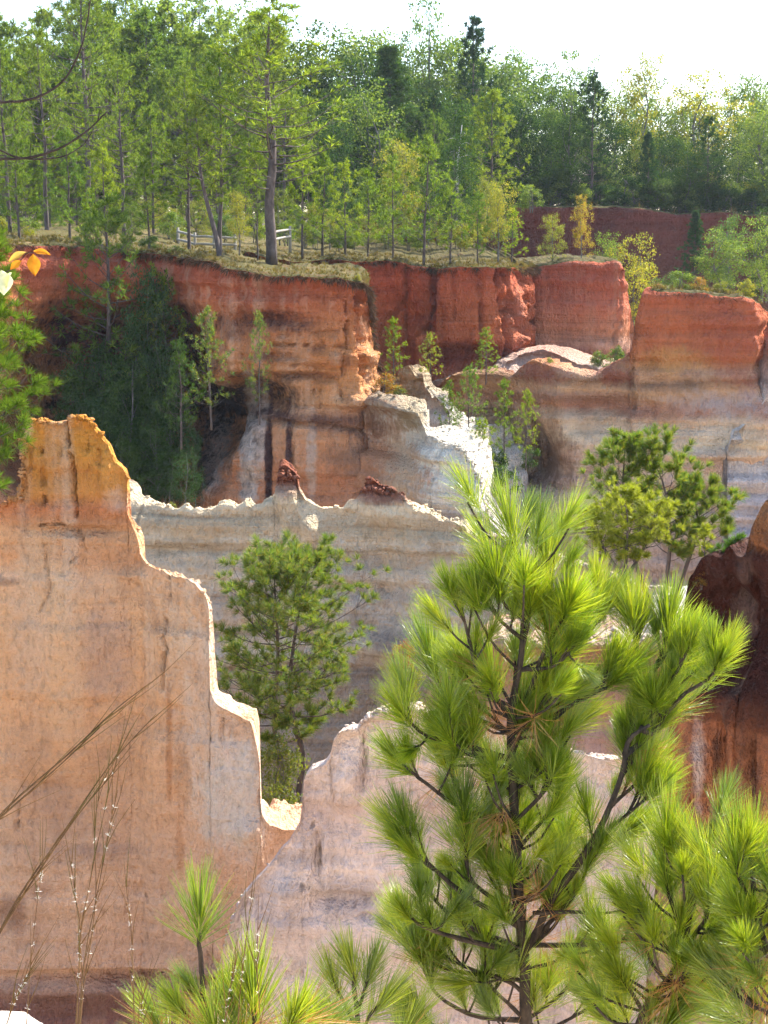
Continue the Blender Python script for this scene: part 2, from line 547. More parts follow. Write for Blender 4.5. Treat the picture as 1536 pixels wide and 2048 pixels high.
# ---- soil and grass tops
def turf_mat(name='turf'):
    T = NT(name)
    p = T.pos()
    a = T.noise(p, 0.7, 6.0, 0.7); b = T.noise(p, 5.0, 5.0, 0.7)
    c = T.ramp(a, [(0.3, (0.13, 0.07, 0.035)), (0.5, (0.09, 0.085, 0.03)), (0.7, (0.20, 0.14, 0.075))])
    c = T.mix(1.0, c, T.ramp(b, [(0.3, (0.55, 0.55, 0.5)), (0.7, (1.15, 1.1, 1.0))]), 'MULTIPLY')
    return T.done(T.principled(c, 0.95, T.bump(b, 0.8, 0.1), 0.1))
TURF = turf_mat()

WHITE = (0.74, 0.70, 0.63); CREAM = (0.66, 0.52, 0.36); TAN = (0.60, 0.38, 0.21); ORANGE = (0.56, 0.25, 0.085)
OCHRE = (0.52, 0.25, 0.06); RED = (0.48, 0.125, 0.065); DRED = (0.30, 0.055, 0.035); REDOR = (0.46, 0.14, 0.055)
PINK = (0.62, 0.42, 0.33); GREY = (0.47, 0.43, 0.38); BROWN = (0.20, 0.09, 0.05); DARK = (0.07, 0.045, 0.03); PALE = (0.70, 0.60, 0.50)
LILAC = (0.56, 0.46, 0.44); BLK = (0.045, 0.03, 0.025); MAROON = (0.13, 0.035, 0.022)

ZF = -22.0     # canyon floor

# ---- ground sheet reaching the horizon (canyon floor in the middle, wooded upland behind)
def ground():
    T = NT('ground_soil')
    p = T.pos()
    a = T.noise(p, 0.25, 6.0, 0.65); b = T.noise(p, 3.0, 5.0, 0.7)
    c = T.ramp(a, [(0.3, (0.34, 0.22, 0.13)), (0.5, (0.46, 0.34, 0.24)), (0.7, (0.20, 0.17, 0.07))])
    c = T.mix(1.0, c, T.ramp(b, [(0.3, (0.7, 0.7, 0.7)), (0.7, (1.1, 1.1, 1.1))]), 'MULTIPLY')
    z_ = T.sep(p)[2]
    c = T.mix(T.rng(z_, -8.0, -2.0), c, T.mix(b, (0.05, 0.035, 0.02), (0.10, 0.075, 0.04)))
    m = T.done(T.principled(c, 0.95, T.bump(b, 0.6, 0.1), 0.1))
    xs = np.concatenate([np.linspace(-2500, -80, 20), np.linspace(-70, 70, 90), np.linspace(80, 2500, 20)])
    ys = np.concatenate([np.linspace(-900, -10, 8), np.linspace(0, 200, 120), np.linspace(220, 3500, 24)])
    X, Y = np.meshgrid(xs, ys)
    up = np.clip((Y - 132) / 10, 0, 1); up = up * up * (3 - 2 * up)
    Z = ZF + 0.5 * fbm(X * 0.1, Y * 0.1, 1, 3) + up * (ZF * -1 - 0.5 + np.minimum(6, (Y - 132) * 0.02))
    Z = np.where(Y < -2, ZF + (np.clip((-2 - Y) / 8, 0, 1)) * (-ZF - 0.5), Z)
    n = len(xs)
    i = np.arange(len(ys) - 1)[:, None] * n; j = np.arange(n - 1)[None, :]
    q = np.stack([i + j, i + j + 1, i + n + j + 1, i + n + j], -1).reshape(-1, 4)
    o = link('ground', mesh_np('ground', np.stack([X, Y, Z], -1), q, [m], True))
    tag(o, 'sandy canyon floor and upland soil under everything', kind='structure')
ground()

# ---- far wall beyond the gap, at the upper right
m = cliff_mat('far_wall_rock', [(405, (0.210, 0.075, 0.050)), (440, (0.210, 0.062, 0.044)), (480, (0.179, 0.062, 0.044)), (545, (0.158, 0.069, 0.050)), (620, (0.168, 0.075, 0.055))], 125,
              wob=0.8, seed=9, stain_amt=0.5, bed=0.2)
o = ridge('far_cliff_terrain', [(700, 425, 128, 40), (1000, 415, 128, 40), (1040, 413, 127, 40), (1180, 416, 126, 40), (1300, 421, 125, 40), (1360, 428, 126, 40), (1440, 425, 126, 40), (1560, 436, 124, 40), (1900, 440, 122, 40)],
          ZF, [m, TURF], res=0.28, big=1.0, batter=0.06, flute=0.25, crest=0.12, rise=0.012, seed=9, lip=1)
tag(o, 'distant shaded dark red cliff in the gap beyond the right block', kind='structure')
FAR = o.name

# ---- middle red cliff
m = cliff_mat('middle_red_rock', [(500, RED), (560, (0.584, 0.129, 0.057)), (620, (0.626, 0.165, 0.064)), (670, (0.613, 0.186, 0.076)), (715, (0.418, 0.100, 0.051)), (760, (0.557, 0.229, 0.101)), (850, TAN)], 86,
              wob=0.9, seed=2, streak=(0.724, 0.286, 0.128), streak_amt=0.4, stain=(0.180, 0.043, 0.032), stain_amt=0.55, bed=0.18,
              blotches=[(940, 705, 80, 28, (0.16, 0.05, 0.035), 0.85), (870, 590, 10, 60, (0.12, 0.03, 0.03), 0.6), (850, 640, 40, 12, (0.15, 0.03, 0.03), 0.6),
                        (1050, 640, 40, 90, (0.50, 0.20, 0.13), 0.6)])
o = ridge('middle_cliff_terrain', [(430, 505, 83, 46), (560, 517, 84, 46), (600, 522, 84.5, 46), (650, 519, 85, 46), (700, 521, 85.5, 46), (760, 523, 87, 44), (860, 535, 86.5, 44), (872, 537, 85, 44), (960, 536, 84.5, 42), (1010, 535, 85, 40), (1036, 535, 86.5, 36), (1052, 537, 89, 34), (1068, 538, 92, 30)],
          ZF, [m, TURF], res=0.13, batter=0.05, big=0.8, flute=0.24, ledge=0.07, crack=0.32, fine=0.06, rise=0.02, seed=2, lip=1, crest=0.12, back_batter=0.02, gully=0.5,
          dents=[(845, 690, 25, 40, 1.0), (930, 715, 90, 26, -1.0), (800, 650, 40, 60, -0.8), (1050, 640, 16, 90, 0.5)],
          cracks=[([(994, 540), (1006, 600), (1014, 660), (1022, 720)], 4.0, 0.9), ([(1010, 545), (1024, 600), (1040, 660), (1046, 715)], 3.5, 0.8), ([(1036, 545), (1046, 620), (1054, 700)], 3.0, 0.8), ([(1048, 560), (1060, 640), (1066, 700)], 3.0, 0.7), ([(868, 540), (866, 600), (862, 650), (845, 665), (830, 680)], 4.0, 0.8), ([(812, 530), (812, 580), (800, 620), (780, 640)], 3.0, 0.5), ([(905, 545), (908, 640)], 2.5, 0.3), ([(955, 545), (960, 620), (965, 690)], 2.5, 0.35), ([(830, 690), (840, 655), (862, 665), (868, 700)], 3.0, 0.5)])
tag(o, 'tall red clay cliff under the row of young pines', kind='structure')
MID = o.name

# ---- block with the sunlit right edge
m = cliff_mat('red_block_rock', [(505, RED), (540, (0.559, 0.140, 0.074)), (600, (0.612, 0.180, 0.094)), (650, (0.665, 0.264, 0.133)), (680, (0.692, 0.389, 0.266)), (700, (0.345, 0.111, 0.080)), (760, DRED)], 93,
              wob=0.8, seed=3, streak=(0.732, 0.389, 0.240), streak_amt=0.35, stain_amt=0.4, bed=0.3)
o = ridge('red_block_terrain', [(1040, 540, 93, 16), (1080, 532, 92.5, 16), (1130, 524, 92, 14), (1200, 521, 91.5, 12), (1235, 523, 91.5, 10), (1246, 532, 91.8, 9), (1251, 560, 92.2, 7), (1256, 610, 93, 5), (1266, 655, 93, 4), (1280, 690, 93, 3), (1300, 760, 94, 3)],
          ZF, [m, TURF], res=0.12, batter=0.04, big=0.5, flute=0.12, ledge=0.14, seed=3, crest=0.15, lip=1)
tag(o, 'red clay block with a crumbling sunlit edge beside the gap', kind='structure')
BLK3 = o.name

# ---- pale sand slope spilling from the red cliff
m = cliff_mat('sand_rock', [(600, (0.55, 0.25, 0.17)), (700, (0.60, 0.33, 0.24)), (740, (0.66, 0.50, 0.40)), (800, CREAM)], 82, seed=4, wob=0.8, stain_amt=0.3, bed=0.2)
o = ridge('sand_slope_terrain', [(860, 770, 84, 2.5), (900, 752, 83, 2.5), (960, 741, 82.5, 2.5), (1000, 738, 82.5, 3), (1040, 712, 83.5, 3), (1075, 700, 84, 3.5), (1100, 703, 83.5, 3.5), (1130, 716, 83, 3), (1160, 730, 82, 3), (1195, 741, 81, 2), (1240, 760, 81, 2)],
          ZF, [m], res=0.12, batter=0.5, big=0.5, flute=0.2, ledge=0.2, crest=0.2, seed=4, flute_f=1.2)
tag(o, 'pale sunlit sand slope at the foot of the red cliff', kind='structure')

# ---- right block, red over white bands, with the lower ledge running left
m = cliff_mat('right_block_rock',
              [(560, (0.425, 0.098, 0.055)), (620, (0.496, 0.138, 0.061)), (690, (0.54, 0.165, 0.07)), (724, (0.58, 0.21, 0.085)), (736, (0.64, 0.33, 0.16)), (752, (0.66, 0.41, 0.26)), (766, (0.354, 0.196, 0.110)), (785, (0.660, 0.380, 0.203)), (810, (0.496, 0.253, 0.161)),
               (822, (0.550, 0.265, 0.161)), (838, (0.840, 0.582, 0.375)), (880, (0.840, 0.670, 0.460)), (920, (0.797, 0.531, 0.375)), (940, (0.840, 0.632, 0.471)), (975, (0.660, 0.455, 0.353)), (1000, (0.771, 0.582, 0.460)), (1060, (0.688, 0.506, 0.406)), (1150, (0.634, 0.455, 0.353))], 74,
              wob=0.55, seed=5, streak=(0.684, 0.345, 0.154), streak_amt=0.35, stain=(0.177, 0.103, 0.088), stain_amt=0.5, stain_lo=0.58, bed=0.22,
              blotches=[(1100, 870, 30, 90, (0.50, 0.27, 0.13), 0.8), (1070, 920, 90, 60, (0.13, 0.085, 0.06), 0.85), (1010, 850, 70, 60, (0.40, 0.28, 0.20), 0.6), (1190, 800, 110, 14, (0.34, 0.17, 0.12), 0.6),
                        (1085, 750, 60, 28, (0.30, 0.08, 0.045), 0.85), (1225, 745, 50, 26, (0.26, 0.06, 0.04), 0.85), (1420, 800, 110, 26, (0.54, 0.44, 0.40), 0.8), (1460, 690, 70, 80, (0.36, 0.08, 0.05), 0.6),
                        (1340, 725, 70, 28, (0.58, 0.30, 0.10), 0.7), (1150, 930, 60, 40, (0.48, 0.28, 0.18), 0.5)])
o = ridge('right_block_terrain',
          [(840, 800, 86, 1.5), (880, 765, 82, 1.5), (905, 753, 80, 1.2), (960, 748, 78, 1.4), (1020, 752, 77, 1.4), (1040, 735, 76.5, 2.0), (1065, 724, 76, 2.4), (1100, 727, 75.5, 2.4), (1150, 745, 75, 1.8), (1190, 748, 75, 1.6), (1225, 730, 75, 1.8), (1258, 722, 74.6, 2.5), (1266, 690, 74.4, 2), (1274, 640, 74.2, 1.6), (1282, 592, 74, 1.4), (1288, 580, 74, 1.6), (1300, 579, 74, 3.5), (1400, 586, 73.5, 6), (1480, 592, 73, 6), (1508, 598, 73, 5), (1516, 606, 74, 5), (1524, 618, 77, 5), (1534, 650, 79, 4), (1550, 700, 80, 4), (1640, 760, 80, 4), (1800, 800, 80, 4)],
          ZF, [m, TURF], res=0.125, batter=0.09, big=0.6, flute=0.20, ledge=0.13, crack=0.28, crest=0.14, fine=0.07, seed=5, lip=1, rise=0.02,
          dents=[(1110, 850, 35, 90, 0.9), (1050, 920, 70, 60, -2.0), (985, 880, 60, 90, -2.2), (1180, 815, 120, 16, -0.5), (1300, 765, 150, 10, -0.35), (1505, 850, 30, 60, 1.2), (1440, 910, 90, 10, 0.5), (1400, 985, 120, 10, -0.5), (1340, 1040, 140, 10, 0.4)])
tag(o, 'right canyon block, red clay cap over banded pale clay', kind='structure')
RB = o.name

# crumbling pale buttress with sunlit ledges at the right edge of the block
m = cliff_mat('buttress_rock', [(560, RED), (680, (0.50, 0.20, 0.12)), (780, PINK), (850, WHITE), (1000, (0.66, 0.55, 0.5)), (1100, LILAC)], 71, seed=6, wob=0.8, bed=0.3)
o = ridge('pale_buttress_terrain', [(1450, 900, 72, 0.8), (1466, 862, 72, 1.0), (1480, 848, 72, 1.2), (1500, 835, 72, 1.4), (1530, 800, 72, 1.6), (1548, 700, 72.5, 2), (1580, 640, 73, 2), (1700, 600, 73, 2)],
          ZF, [m], res=0.11, batter=0.14, big=0.7, flute=0.3, ledge=0.35, crest=0.25, seed=6, flute_f=1.3)
tag(o, 'crumbling pale buttress at the right end of the banded block', kind='structure')

# ---- left back cliff with its dark alcove
m = cliff_mat('left_cliff_rock',
              [(480, DRED), (540, RED), (590, (0.517, 0.149, 0.066)), (640, (0.569, 0.212, 0.088)), (690, (0.621, 0.248, 0.093)), (750, (0.647, 0.273, 0.100)), (790, (0.672, 0.335, 0.154)), (820, (0.517, 0.248, 0.132)), (845, (0.672, 0.310, 0.144)), (900, (0.672, 0.298, 0.138)), (960, (0.647, 0.273, 0.132)), (1040, (0.621, 0.298, 0.154)), (1200, TAN)], 72,
              wob=0.7, seed=7, streak=(0.801, 0.583, 0.408), streak_amt=0.35, stain=(0.117, 0.043, 0.034), stain_amt=0.6, stain_lo=0.57, bed=0.15,
              blotches=[(545, 640, 75, 20, (0.08, 0.03, 0.028), 1.0), (470, 655, 45, 30, (0.13, 0.06, 0.045), 0.7), (540, 712, 60, 12, (0.10, 0.04, 0.035), 0.7), (600, 750, 70, 8, (0.12, 0.05, 0.04), 0.6), (500, 790, 95, 45, (0.045, 0.025, 0.02), 1.1), (440, 830, 70, 42, (0.05, 0.026, 0.022), 1.1),  # near-black pair at the end: overhang shadow painted into the rock colour
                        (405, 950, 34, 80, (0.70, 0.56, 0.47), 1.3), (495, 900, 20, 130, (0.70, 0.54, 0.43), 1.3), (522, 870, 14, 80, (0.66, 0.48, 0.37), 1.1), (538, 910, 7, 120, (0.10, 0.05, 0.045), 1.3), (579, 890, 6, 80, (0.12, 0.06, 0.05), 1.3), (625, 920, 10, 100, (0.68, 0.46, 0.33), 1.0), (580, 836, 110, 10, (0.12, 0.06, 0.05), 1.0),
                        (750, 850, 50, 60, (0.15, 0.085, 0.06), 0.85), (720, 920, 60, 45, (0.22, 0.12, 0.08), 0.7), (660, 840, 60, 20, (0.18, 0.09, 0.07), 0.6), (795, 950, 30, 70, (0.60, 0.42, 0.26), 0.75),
                        (140, 710, 150, 90, (0.06, 0.02, 0.022), 1.1), (340, 710, 90, 90, (0.04, 0.02, 0.02), 1.1), (240, 870, 210, 150, (0.04, 0.026, 0.022), 1.1), (110, 790, 60, 60, (0.30, 0.07, 0.03), 0.6), (180, 610, 60, 30, (0.42, 0.15, 0.07), 0.6)])  # near-black patches paint the alcove's deep shade; the red ones are clay
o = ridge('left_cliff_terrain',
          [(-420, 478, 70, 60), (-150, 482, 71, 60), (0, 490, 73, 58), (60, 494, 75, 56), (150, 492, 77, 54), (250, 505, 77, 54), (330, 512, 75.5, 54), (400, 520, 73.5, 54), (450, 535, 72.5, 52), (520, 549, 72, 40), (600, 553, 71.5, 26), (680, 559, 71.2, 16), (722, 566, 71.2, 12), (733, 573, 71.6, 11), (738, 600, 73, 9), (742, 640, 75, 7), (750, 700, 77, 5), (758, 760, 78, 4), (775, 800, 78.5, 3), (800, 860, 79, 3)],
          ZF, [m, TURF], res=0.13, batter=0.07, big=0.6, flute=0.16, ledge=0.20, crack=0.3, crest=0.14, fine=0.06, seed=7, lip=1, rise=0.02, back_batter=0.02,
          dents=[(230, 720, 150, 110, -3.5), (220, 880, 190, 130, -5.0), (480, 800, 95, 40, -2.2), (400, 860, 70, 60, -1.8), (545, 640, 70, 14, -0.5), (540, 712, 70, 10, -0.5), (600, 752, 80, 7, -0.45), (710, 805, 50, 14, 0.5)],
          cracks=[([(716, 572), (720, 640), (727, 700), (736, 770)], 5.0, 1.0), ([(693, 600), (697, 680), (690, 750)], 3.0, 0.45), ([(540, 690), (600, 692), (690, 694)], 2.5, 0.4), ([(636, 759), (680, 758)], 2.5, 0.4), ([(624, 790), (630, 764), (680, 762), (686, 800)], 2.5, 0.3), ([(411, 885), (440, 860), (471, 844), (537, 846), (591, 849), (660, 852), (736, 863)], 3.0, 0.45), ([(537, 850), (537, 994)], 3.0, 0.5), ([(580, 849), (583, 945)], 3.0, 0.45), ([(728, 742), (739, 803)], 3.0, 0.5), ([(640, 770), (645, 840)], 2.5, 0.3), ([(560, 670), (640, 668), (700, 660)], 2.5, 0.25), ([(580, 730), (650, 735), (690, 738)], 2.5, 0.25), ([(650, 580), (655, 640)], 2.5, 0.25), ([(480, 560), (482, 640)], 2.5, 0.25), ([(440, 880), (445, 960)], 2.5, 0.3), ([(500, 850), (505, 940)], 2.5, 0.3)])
tag(o, 'long red and orange back cliff with a dark overgrown alcove', kind='structure')
LB = o.name

# ---- white spur stepping down from the left back cliff
m = cliff_mat('spur_rock', [(740, (0.55, 0.36, 0.22)), (780, (0.55, 0.40, 0.24)), (820, (0.50, 0.40, 0.27)), (860, (0.66, 0.60, 0.50)), (900, (0.78, 0.70, 0.56)), (1000, (0.76, 0.69, 0.58)), (1040, (0.52, 0.46, 0.43)), (1090, (0.60, 0.52, 0.48))], 67, wob=0.6, seed=8, stain=(0.2, 0.14, 0.1), stain_amt=0.6, bed=0.4,
              blotches=[(680, 960, 140, 190, (0.56, 0.26, 0.14), 1.5), (788, 965, 48, 130, (0.60, 0.42, 0.27), 1.3), (748, 850, 70, 60, (0.30, 0.17, 0.10), 1.2), (735, 950, 50, 90, (0.52, 0.25, 0.13), 1.1), (752, 870, 26, 40, (0.16, 0.09, 0.06), 0.9), (820, 845, 34, 34, (0.34, 0.26, 0.15), 1.0), (890, 1030, 70, 10, (0.42, 0.36, 0.34), 0.7)])
o = ridge('white_spur_terrain', [(600, 850, 76, 0.5), (660, 830, 73.4, 0.5), (705, 806, 71.6, 0.6), (740, 793, 70.6, 0.8), (768, 790, 69.8, 1.0), (800, 800, 69.2, 1.2), (832, 824, 68.6, 1.5), (846, 850, 68.2, 1.8), (854, 876, 67.8, 2.4), (868, 886, 67.4, 3.0), (900, 892, 67, 3.0), (926, 904, 66.6, 2.6), (948, 935, 66.3, 2.2), (961, 965, 66.1, 2.0), (970, 1000, 66, 2.0), (982, 1040, 66, 2.4), (1010, 1075, 66, 2.4), (1060, 1140, 66, 2.4)],
          ZF, [m], res=0.08, batter=0.12, big=0.5, flute=0.22, ledge=0.34, crack=0.2, crest=0.2, chip=0.35, seed=8, bumpy_top=0.12,
          dents=[(880, 905, 70, 16, 0.7), (900, 870, 40, 20, 0.8), (960, 1010, 16, 20, 0.8), (780, 880, 60, 60, -0.8)])
FIN_S = o
tag(o, 'stepped white clay spur with sunlit crest below the red corner', 'rock spur')
o = ridge('white_gully_terrain', [(770, 770, 77, 1.5), (800, 742, 76, 2), (830, 752, 75.5, 2), (865, 785, 75, 2), (890, 820, 74.5, 2), (905, 850, 74, 2), (925, 890, 73.5, 2), (950, 930, 73, 2), (968, 970, 72.5, 2), (990, 1050, 72, 2), (1010, 1120, 72, 2)],
          ZF, [m], res=0.09, batter=0.30, big=0.7, flute=0.4, ledge=0.35, crest=0.25, chip=0.35, seed=11, bumpy_top=0.15)
FIN_W = o
tag(o, 'eroded white slope behind the spur', kind='structure')

# ---- grey fin with two hoodoos
m = cliff_mat('grey_fin_rock', [(930, (0.290, 0.098, 0.052)), (975, (0.316, 0.109, 0.061)), (992, (0.559, 0.392, 0.269)), (1005, (0.801, 0.631, 0.400)), (1030, (0.606, 0.480, 0.312)), (1060, (0.570, 0.447, 0.286)), (1080, (0.704, 0.589, 0.416)), (1120, (0.559, 0.447, 0.312)), (1150, (0.691, 0.578, 0.425)), (1180, (0.485, 0.392, 0.295)), (1215, (0.631, 0.533, 0.408)), (1260, (0.533, 0.436, 0.329)), (1290, (0.606, 0.522, 0.408)), (1330, (0.388, 0.316, 0.243)), (1500, (0.364, 0.294, 0.225))], 52,
              wob=0.4, seed=12, stain=(0.243, 0.185, 0.113), stain_amt=0.55, stain_lo=0.54, bed=0.34, streak=(0.631, 0.436, 0.243), streak_amt=0.35,
              blotches=[(765, 985, 50, 20, (0.212, 0.074, 0.044), 0.85), (574, 948, 22, 18, (0.254, 0.089, 0.053), 0.9), (800, 1270, 60, 26, (0.212, 0.178, 0.158), 0.7), (400, 1050, 120, 20, (0.488, 0.337, 0.194), 0.5), (380, 1090, 120, 14, (0.297, 0.238, 0.167), 0.6), (680, 1130, 90, 26, (0.360, 0.297, 0.238), 0.6)])
o = ridge('grey_rock_fin', [(100, 950, 55, 0.65), (200, 955, 54, 0.65), (240, 968, 53.5, 0.65), (262, 996, 53, 0.65), (300, 1014, 52.6, 0.65), (350, 1023, 52.3, 0.65), (400, 1022, 52, 0.65), (480, 1010, 52, 0.65), (495, 1001, 52, 0.65), (538, 1000, 52, 0.65), (550, 988, 52, 0.35), (557, 958, 52, 0.35), (561, 940, 52, 0.35), (574, 934, 52, 0.35), (590, 944, 52, 0.35), (596, 952, 52, 0.35), (600, 984, 52, 0.65), (612, 1000, 52, 0.65), (645, 1014, 52, 0.65), (690, 1013, 52, 0.65), (712, 998, 52, 0.35), (724, 978, 52, 0.35), (732, 966, 52, 0.35), (765, 975, 52, 0.35), (800, 990, 51.6, 0.35), (813, 1008, 51.4, 0.35), (832, 1023, 51.2, 0.65), (880, 1044, 51, 0.65), (930, 1060, 50.6, 0.65), (985, 1075, 50, 0.65), (1060, 1092, 50, 0.65), (1150, 1130, 50, 0.65), (1320, 1180, 50, 0.65), (1700, 1230, 50, 0.65)],
          ZF, [m], res=0.075, batter=0.09, big=0.4, flute=0.13, ledge=0.10, crack=0.16, crest=0.13, fine=0.05, seed=12, bumpy_top=0.09,
          dents=[(625, 1045, 26, 40, 0.55), (575, 1010, 26, 50, 0.3), (770, 1010, 40, 40, 0.35), (800, 1285, 90, 30, 0.7), (700, 1180, 160, 14, -0.25), (400, 1100, 180, 10, -0.2), (265, 1030, 30, 40, 0.4)])
FIN_G = o
tag(o, 'grey white knife-edge fin with two red-capped hoodoos behind the twin-trunked pine', 'rock fin')

# ---- brown fin behind the big pine, with a broad white top
m = cliff_mat('brown_fin_rock', [(1225, WHITE), (1275, (0.66, 0.55, 0.43)), (1300, (0.42, 0.22, 0.13)), (1360, (0.44, 0.24, 0.15)), (1430, (0.50, 0.33, 0.25)), (1550, (0.55, 0.42, 0.36)), (1700, PINK)], 36, wob=0.3, seed=13, stain_amt=0.4, bed=0.25, streak=(0.36, 0.15, 0.08), streak_amt=0.5)
o = ridge('brown_rock_fin', [(800, 1480, 37, 0.8), (850, 1390, 37, 0.9), (885, 1345, 37, 1.0), (910, 1315, 36.6, 1.3), (950, 1292, 36.3, 1.8), (1010, 1290, 36, 2.2), (1070, 1296, 36, 2.4), (1150, 1292, 36, 2.6), (1230, 1290, 36, 2.6), (1280, 1284, 36, 2.2), (1340, 1262, 36, 2), (1450, 1250, 36, 2), (1700, 1240, 36, 2)],
          ZF, [m], res=0.10, batter=0.12, big=0.4, flute=0.12, ledge=0.10, crest=0.08, seed=13, bumpy_top=0.1)
FIN_B = o
tag(o, 'brown rock fin with a flat bright white top behind the large pine', 'rock fin')

# ---- orange-topped fin, front left
m = cliff_mat('orange_fin_rock', [(830, (0.530, 0.216, 0.035)), (900, (0.594, 0.258, 0.050)), (985, (0.636, 0.278, 0.075)), (1010, (0.615, 0.227, 0.090)), (1035, (0.594, 0.268, 0.120)), (1060, (0.710, 0.389, 0.199)), (1110, (0.687, 0.345, 0.164)), (1150, (0.779, 0.479, 0.281)), (1250, (0.767, 0.435, 0.223)), (1400, (0.744, 0.412, 0.211)), (1550, (0.687, 0.389, 0.211)), (1690, (0.675, 0.423, 0.271)), (1800, (0.729, 0.461, 0.297)), (1940, (0.622, 0.384, 0.257)), (1965, (0.343, 0.200, 0.153)), (2000, (0.252, 0.122, 0.094)), (2100, (0.274, 0.134, 0.106))], 30,
              wob=0.22, seed=14, stain=(0.318, 0.206, 0.150), stain_amt=0.4, stain_lo=0.56, bed=0.12, mottle=0.22, streak=(0.721, 0.536, 0.380), streak_amt=0.4, streak_s=1.6, spot_amt=0.22,
              blotches=[(450, 1350, 90, 260, (0.70, 0.56, 0.44), 0.75), (350, 1250, 60, 110, (0.70, 0.53, 0.37), 0.6), (480, 1560, 60, 110, (0.70, 0.60, 0.50), 0.8), (345, 1460, 7, 110, (0.46, 0.20, 0.08), 0.8), (372, 1520, 16, 60, (0.50, 0.26, 0.12), 0.6), (368, 1680, 8, 40, (0.50, 0.24, 0.1), 0.6), (215, 1290, 50, 110, (0.50, 0.33, 0.24), 0.6), (120, 1600, 55, 60, (0.42, 0.26, 0.18), 0.65), (180, 1690, 110, 16, (0.38, 0.25, 0.19), 0.6), (130, 1330, 40, 200, (0.74, 0.45, 0.25), 0.7), (60, 1250, 40, 160, (0.76, 0.50, 0.32), 0.6), (30, 1820, 40, 40, (0.26, 0.14, 0.09), 0.8), (90, 1765, 40, 20, (0.32, 0.18, 0.13), 0.6), (230, 1000, 30, 26, (0.60, 0.45, 0.34), 0.6), (10, 1165, 40, 10, (0.2, 0.14, 0.12), 0.7), (90, 1130, 60, 90, (0.66, 0.45, 0.27), 0.5), (150, 1990, 170, 26, (0.20, 0.10, 0.075), 0.8), (430, 1900, 60, 50, (0.40, 0.24, 0.14), 0.6), (50, 860, 14, 22, (0.68, 0.5, 0.36), 0.7)])
o = ridge('orange_rock_fin', [(-330, 1120, 30.5, 0.38), (-60, 1040, 30.3, 0.38), (0, 1014, 30, 0.38), (33, 1000, 30, 0.38), (39, 965, 30, 0.38), (43, 870, 30, 0.38), (52, 848, 30, 0.38), (75, 846, 30, 0.38), (118, 851, 30, 0.38), (130, 840, 30, 0.38), (150, 836, 30, 0.38), (172, 845, 30, 0.38), (190, 868, 30, 0.38), (212, 896, 30, 0.38), (218, 922, 30, 0.38), (236, 938, 30, 0.38), (246, 952, 30, 0.38), (247.5, 985, 30, 0.38), (249, 1030, 30, 0.38), (262, 1056, 30, 0.6), (275, 1078, 30, 0.6), (282, 1110, 29.9, 0.6), (296, 1128, 29.8, 0.6), (340, 1145, 29.6, 1.0), (385, 1166, 29.4, 1.0), (406, 1190, 29.3, 0.75), (413, 1220, 29.2, 0.75), (415, 1300, 29.2, 0.75), (418, 1385, 29.1, 0.75), (430, 1408, 29, 1.3), (470, 1426, 29, 1.3), (500, 1442, 28.9, 1.3), (508, 1478, 28.8, 0.5), (518, 1508, 28.8, 0.5), (520, 1590, 28.8, 0.5), (524, 1625, 28.8, 1.0), (540, 1645, 29, 1.4), (565, 1655, 29.2, 1.6), (600, 1652, 29.4, 1.8), (660, 1660, 29.6, 2.0), (720, 1720, 29.8, 2.0)],
          ZF, [m], res=0.048, batter=0.06, big=0.3, flute=0.07, ledge=0.06, crack=0.14, crest=0.10, fine=0.025, seed=14, bumpy_top=0.07,
          dents=[(320, 1560, 40, 130, 0.18), (140, 1350, 60, 200, 0.25), (270, 1330, 40, 160, -0.15), (145, 1062, 80, 9, -0.2), (220, 960, 22, 40, 0.25), (300, 1150, 60, 12, 0.2), (250, 1960, 240, 16, -0.5), (420, 1950, 60, 12, 0.3), (120, 1600, 70, 60, -0.12), (490, 1660, 30, 20, 0.2)],
          cracks=[([(131, 842), (138, 905), (150, 950), (146, 985), (152, 1030)], 2.6, 0.26), ([(82, 900), (84, 960), (86, 1010)], 2.4, 0.2), ([(118, 880), (122, 920)], 2.2, 0.10), ([(60, 905), (62, 940)], 2.2, 0.10), ([(175, 880), (178, 960)], 2.2, 0.10), ([(197, 900), (201, 960)], 2.2, 0.10), ([(80, 1052), (120, 1050), (145, 1062), (165, 1078)], 2.2, 0.17), ([(160, 1080), (170, 1100), (140, 1125)], 2.2, 0.10), ([(338, 1150), (340, 1200)], 2.2, 0.14), ([(332, 1240), (326, 1280), (332, 1300), (324, 1340), (322, 1380)], 2.2, 0.17), ([(92, 1090), (100, 1180), (80, 1220)], 2.2, 0.10), ([(445, 1430), (440, 1480)], 2.2, 0.10), ([(35, 1610), (34, 1660)], 2.2, 0.14), ([(292, 1790), (296, 1815)], 2.2, 0.14)])
FIN_O = o
tag(o, 'tall tan fin with an orange tower and white sunlit edge, front left', 'rock fin')

# ---- pink fin in front, centre bottom
m = cliff_mat('pink_fin_rock', [(1410, (0.840, 0.630, 0.486)), (1480, (0.840, 0.646, 0.512)), (1560, (0.833, 0.630, 0.512)), (1640, (0.775, 0.561, 0.459)), (1760, (0.833, 0.646, 0.551)), (1850, (0.746, 0.591, 0.525)), (1980, (0.833, 0.630, 0.525)), (2100, (0.718, 0.532, 0.435))], 25,
              wob=0.25, seed=15, stain=(0.392, 0.279, 0.235), stain_amt=0.5, stain_lo=0.53, bed=0.12, mottle=0.25, spot_amt=0.25, streak=(0.820, 0.682, 0.563), streak_amt=0.5,
              blotches=[(700, 1800, 70, 40, (0.34, 0.28, 0.29), 0.6), (580, 1720, 90, 20, (0.42, 0.32, 0.28), 0.5), (1380, 1560, 44, 120, (0.66, 0.53, 0.45), 0.8), (660, 1930, 90, 40, (0.60, 0.5, 0.46), 0.6)])
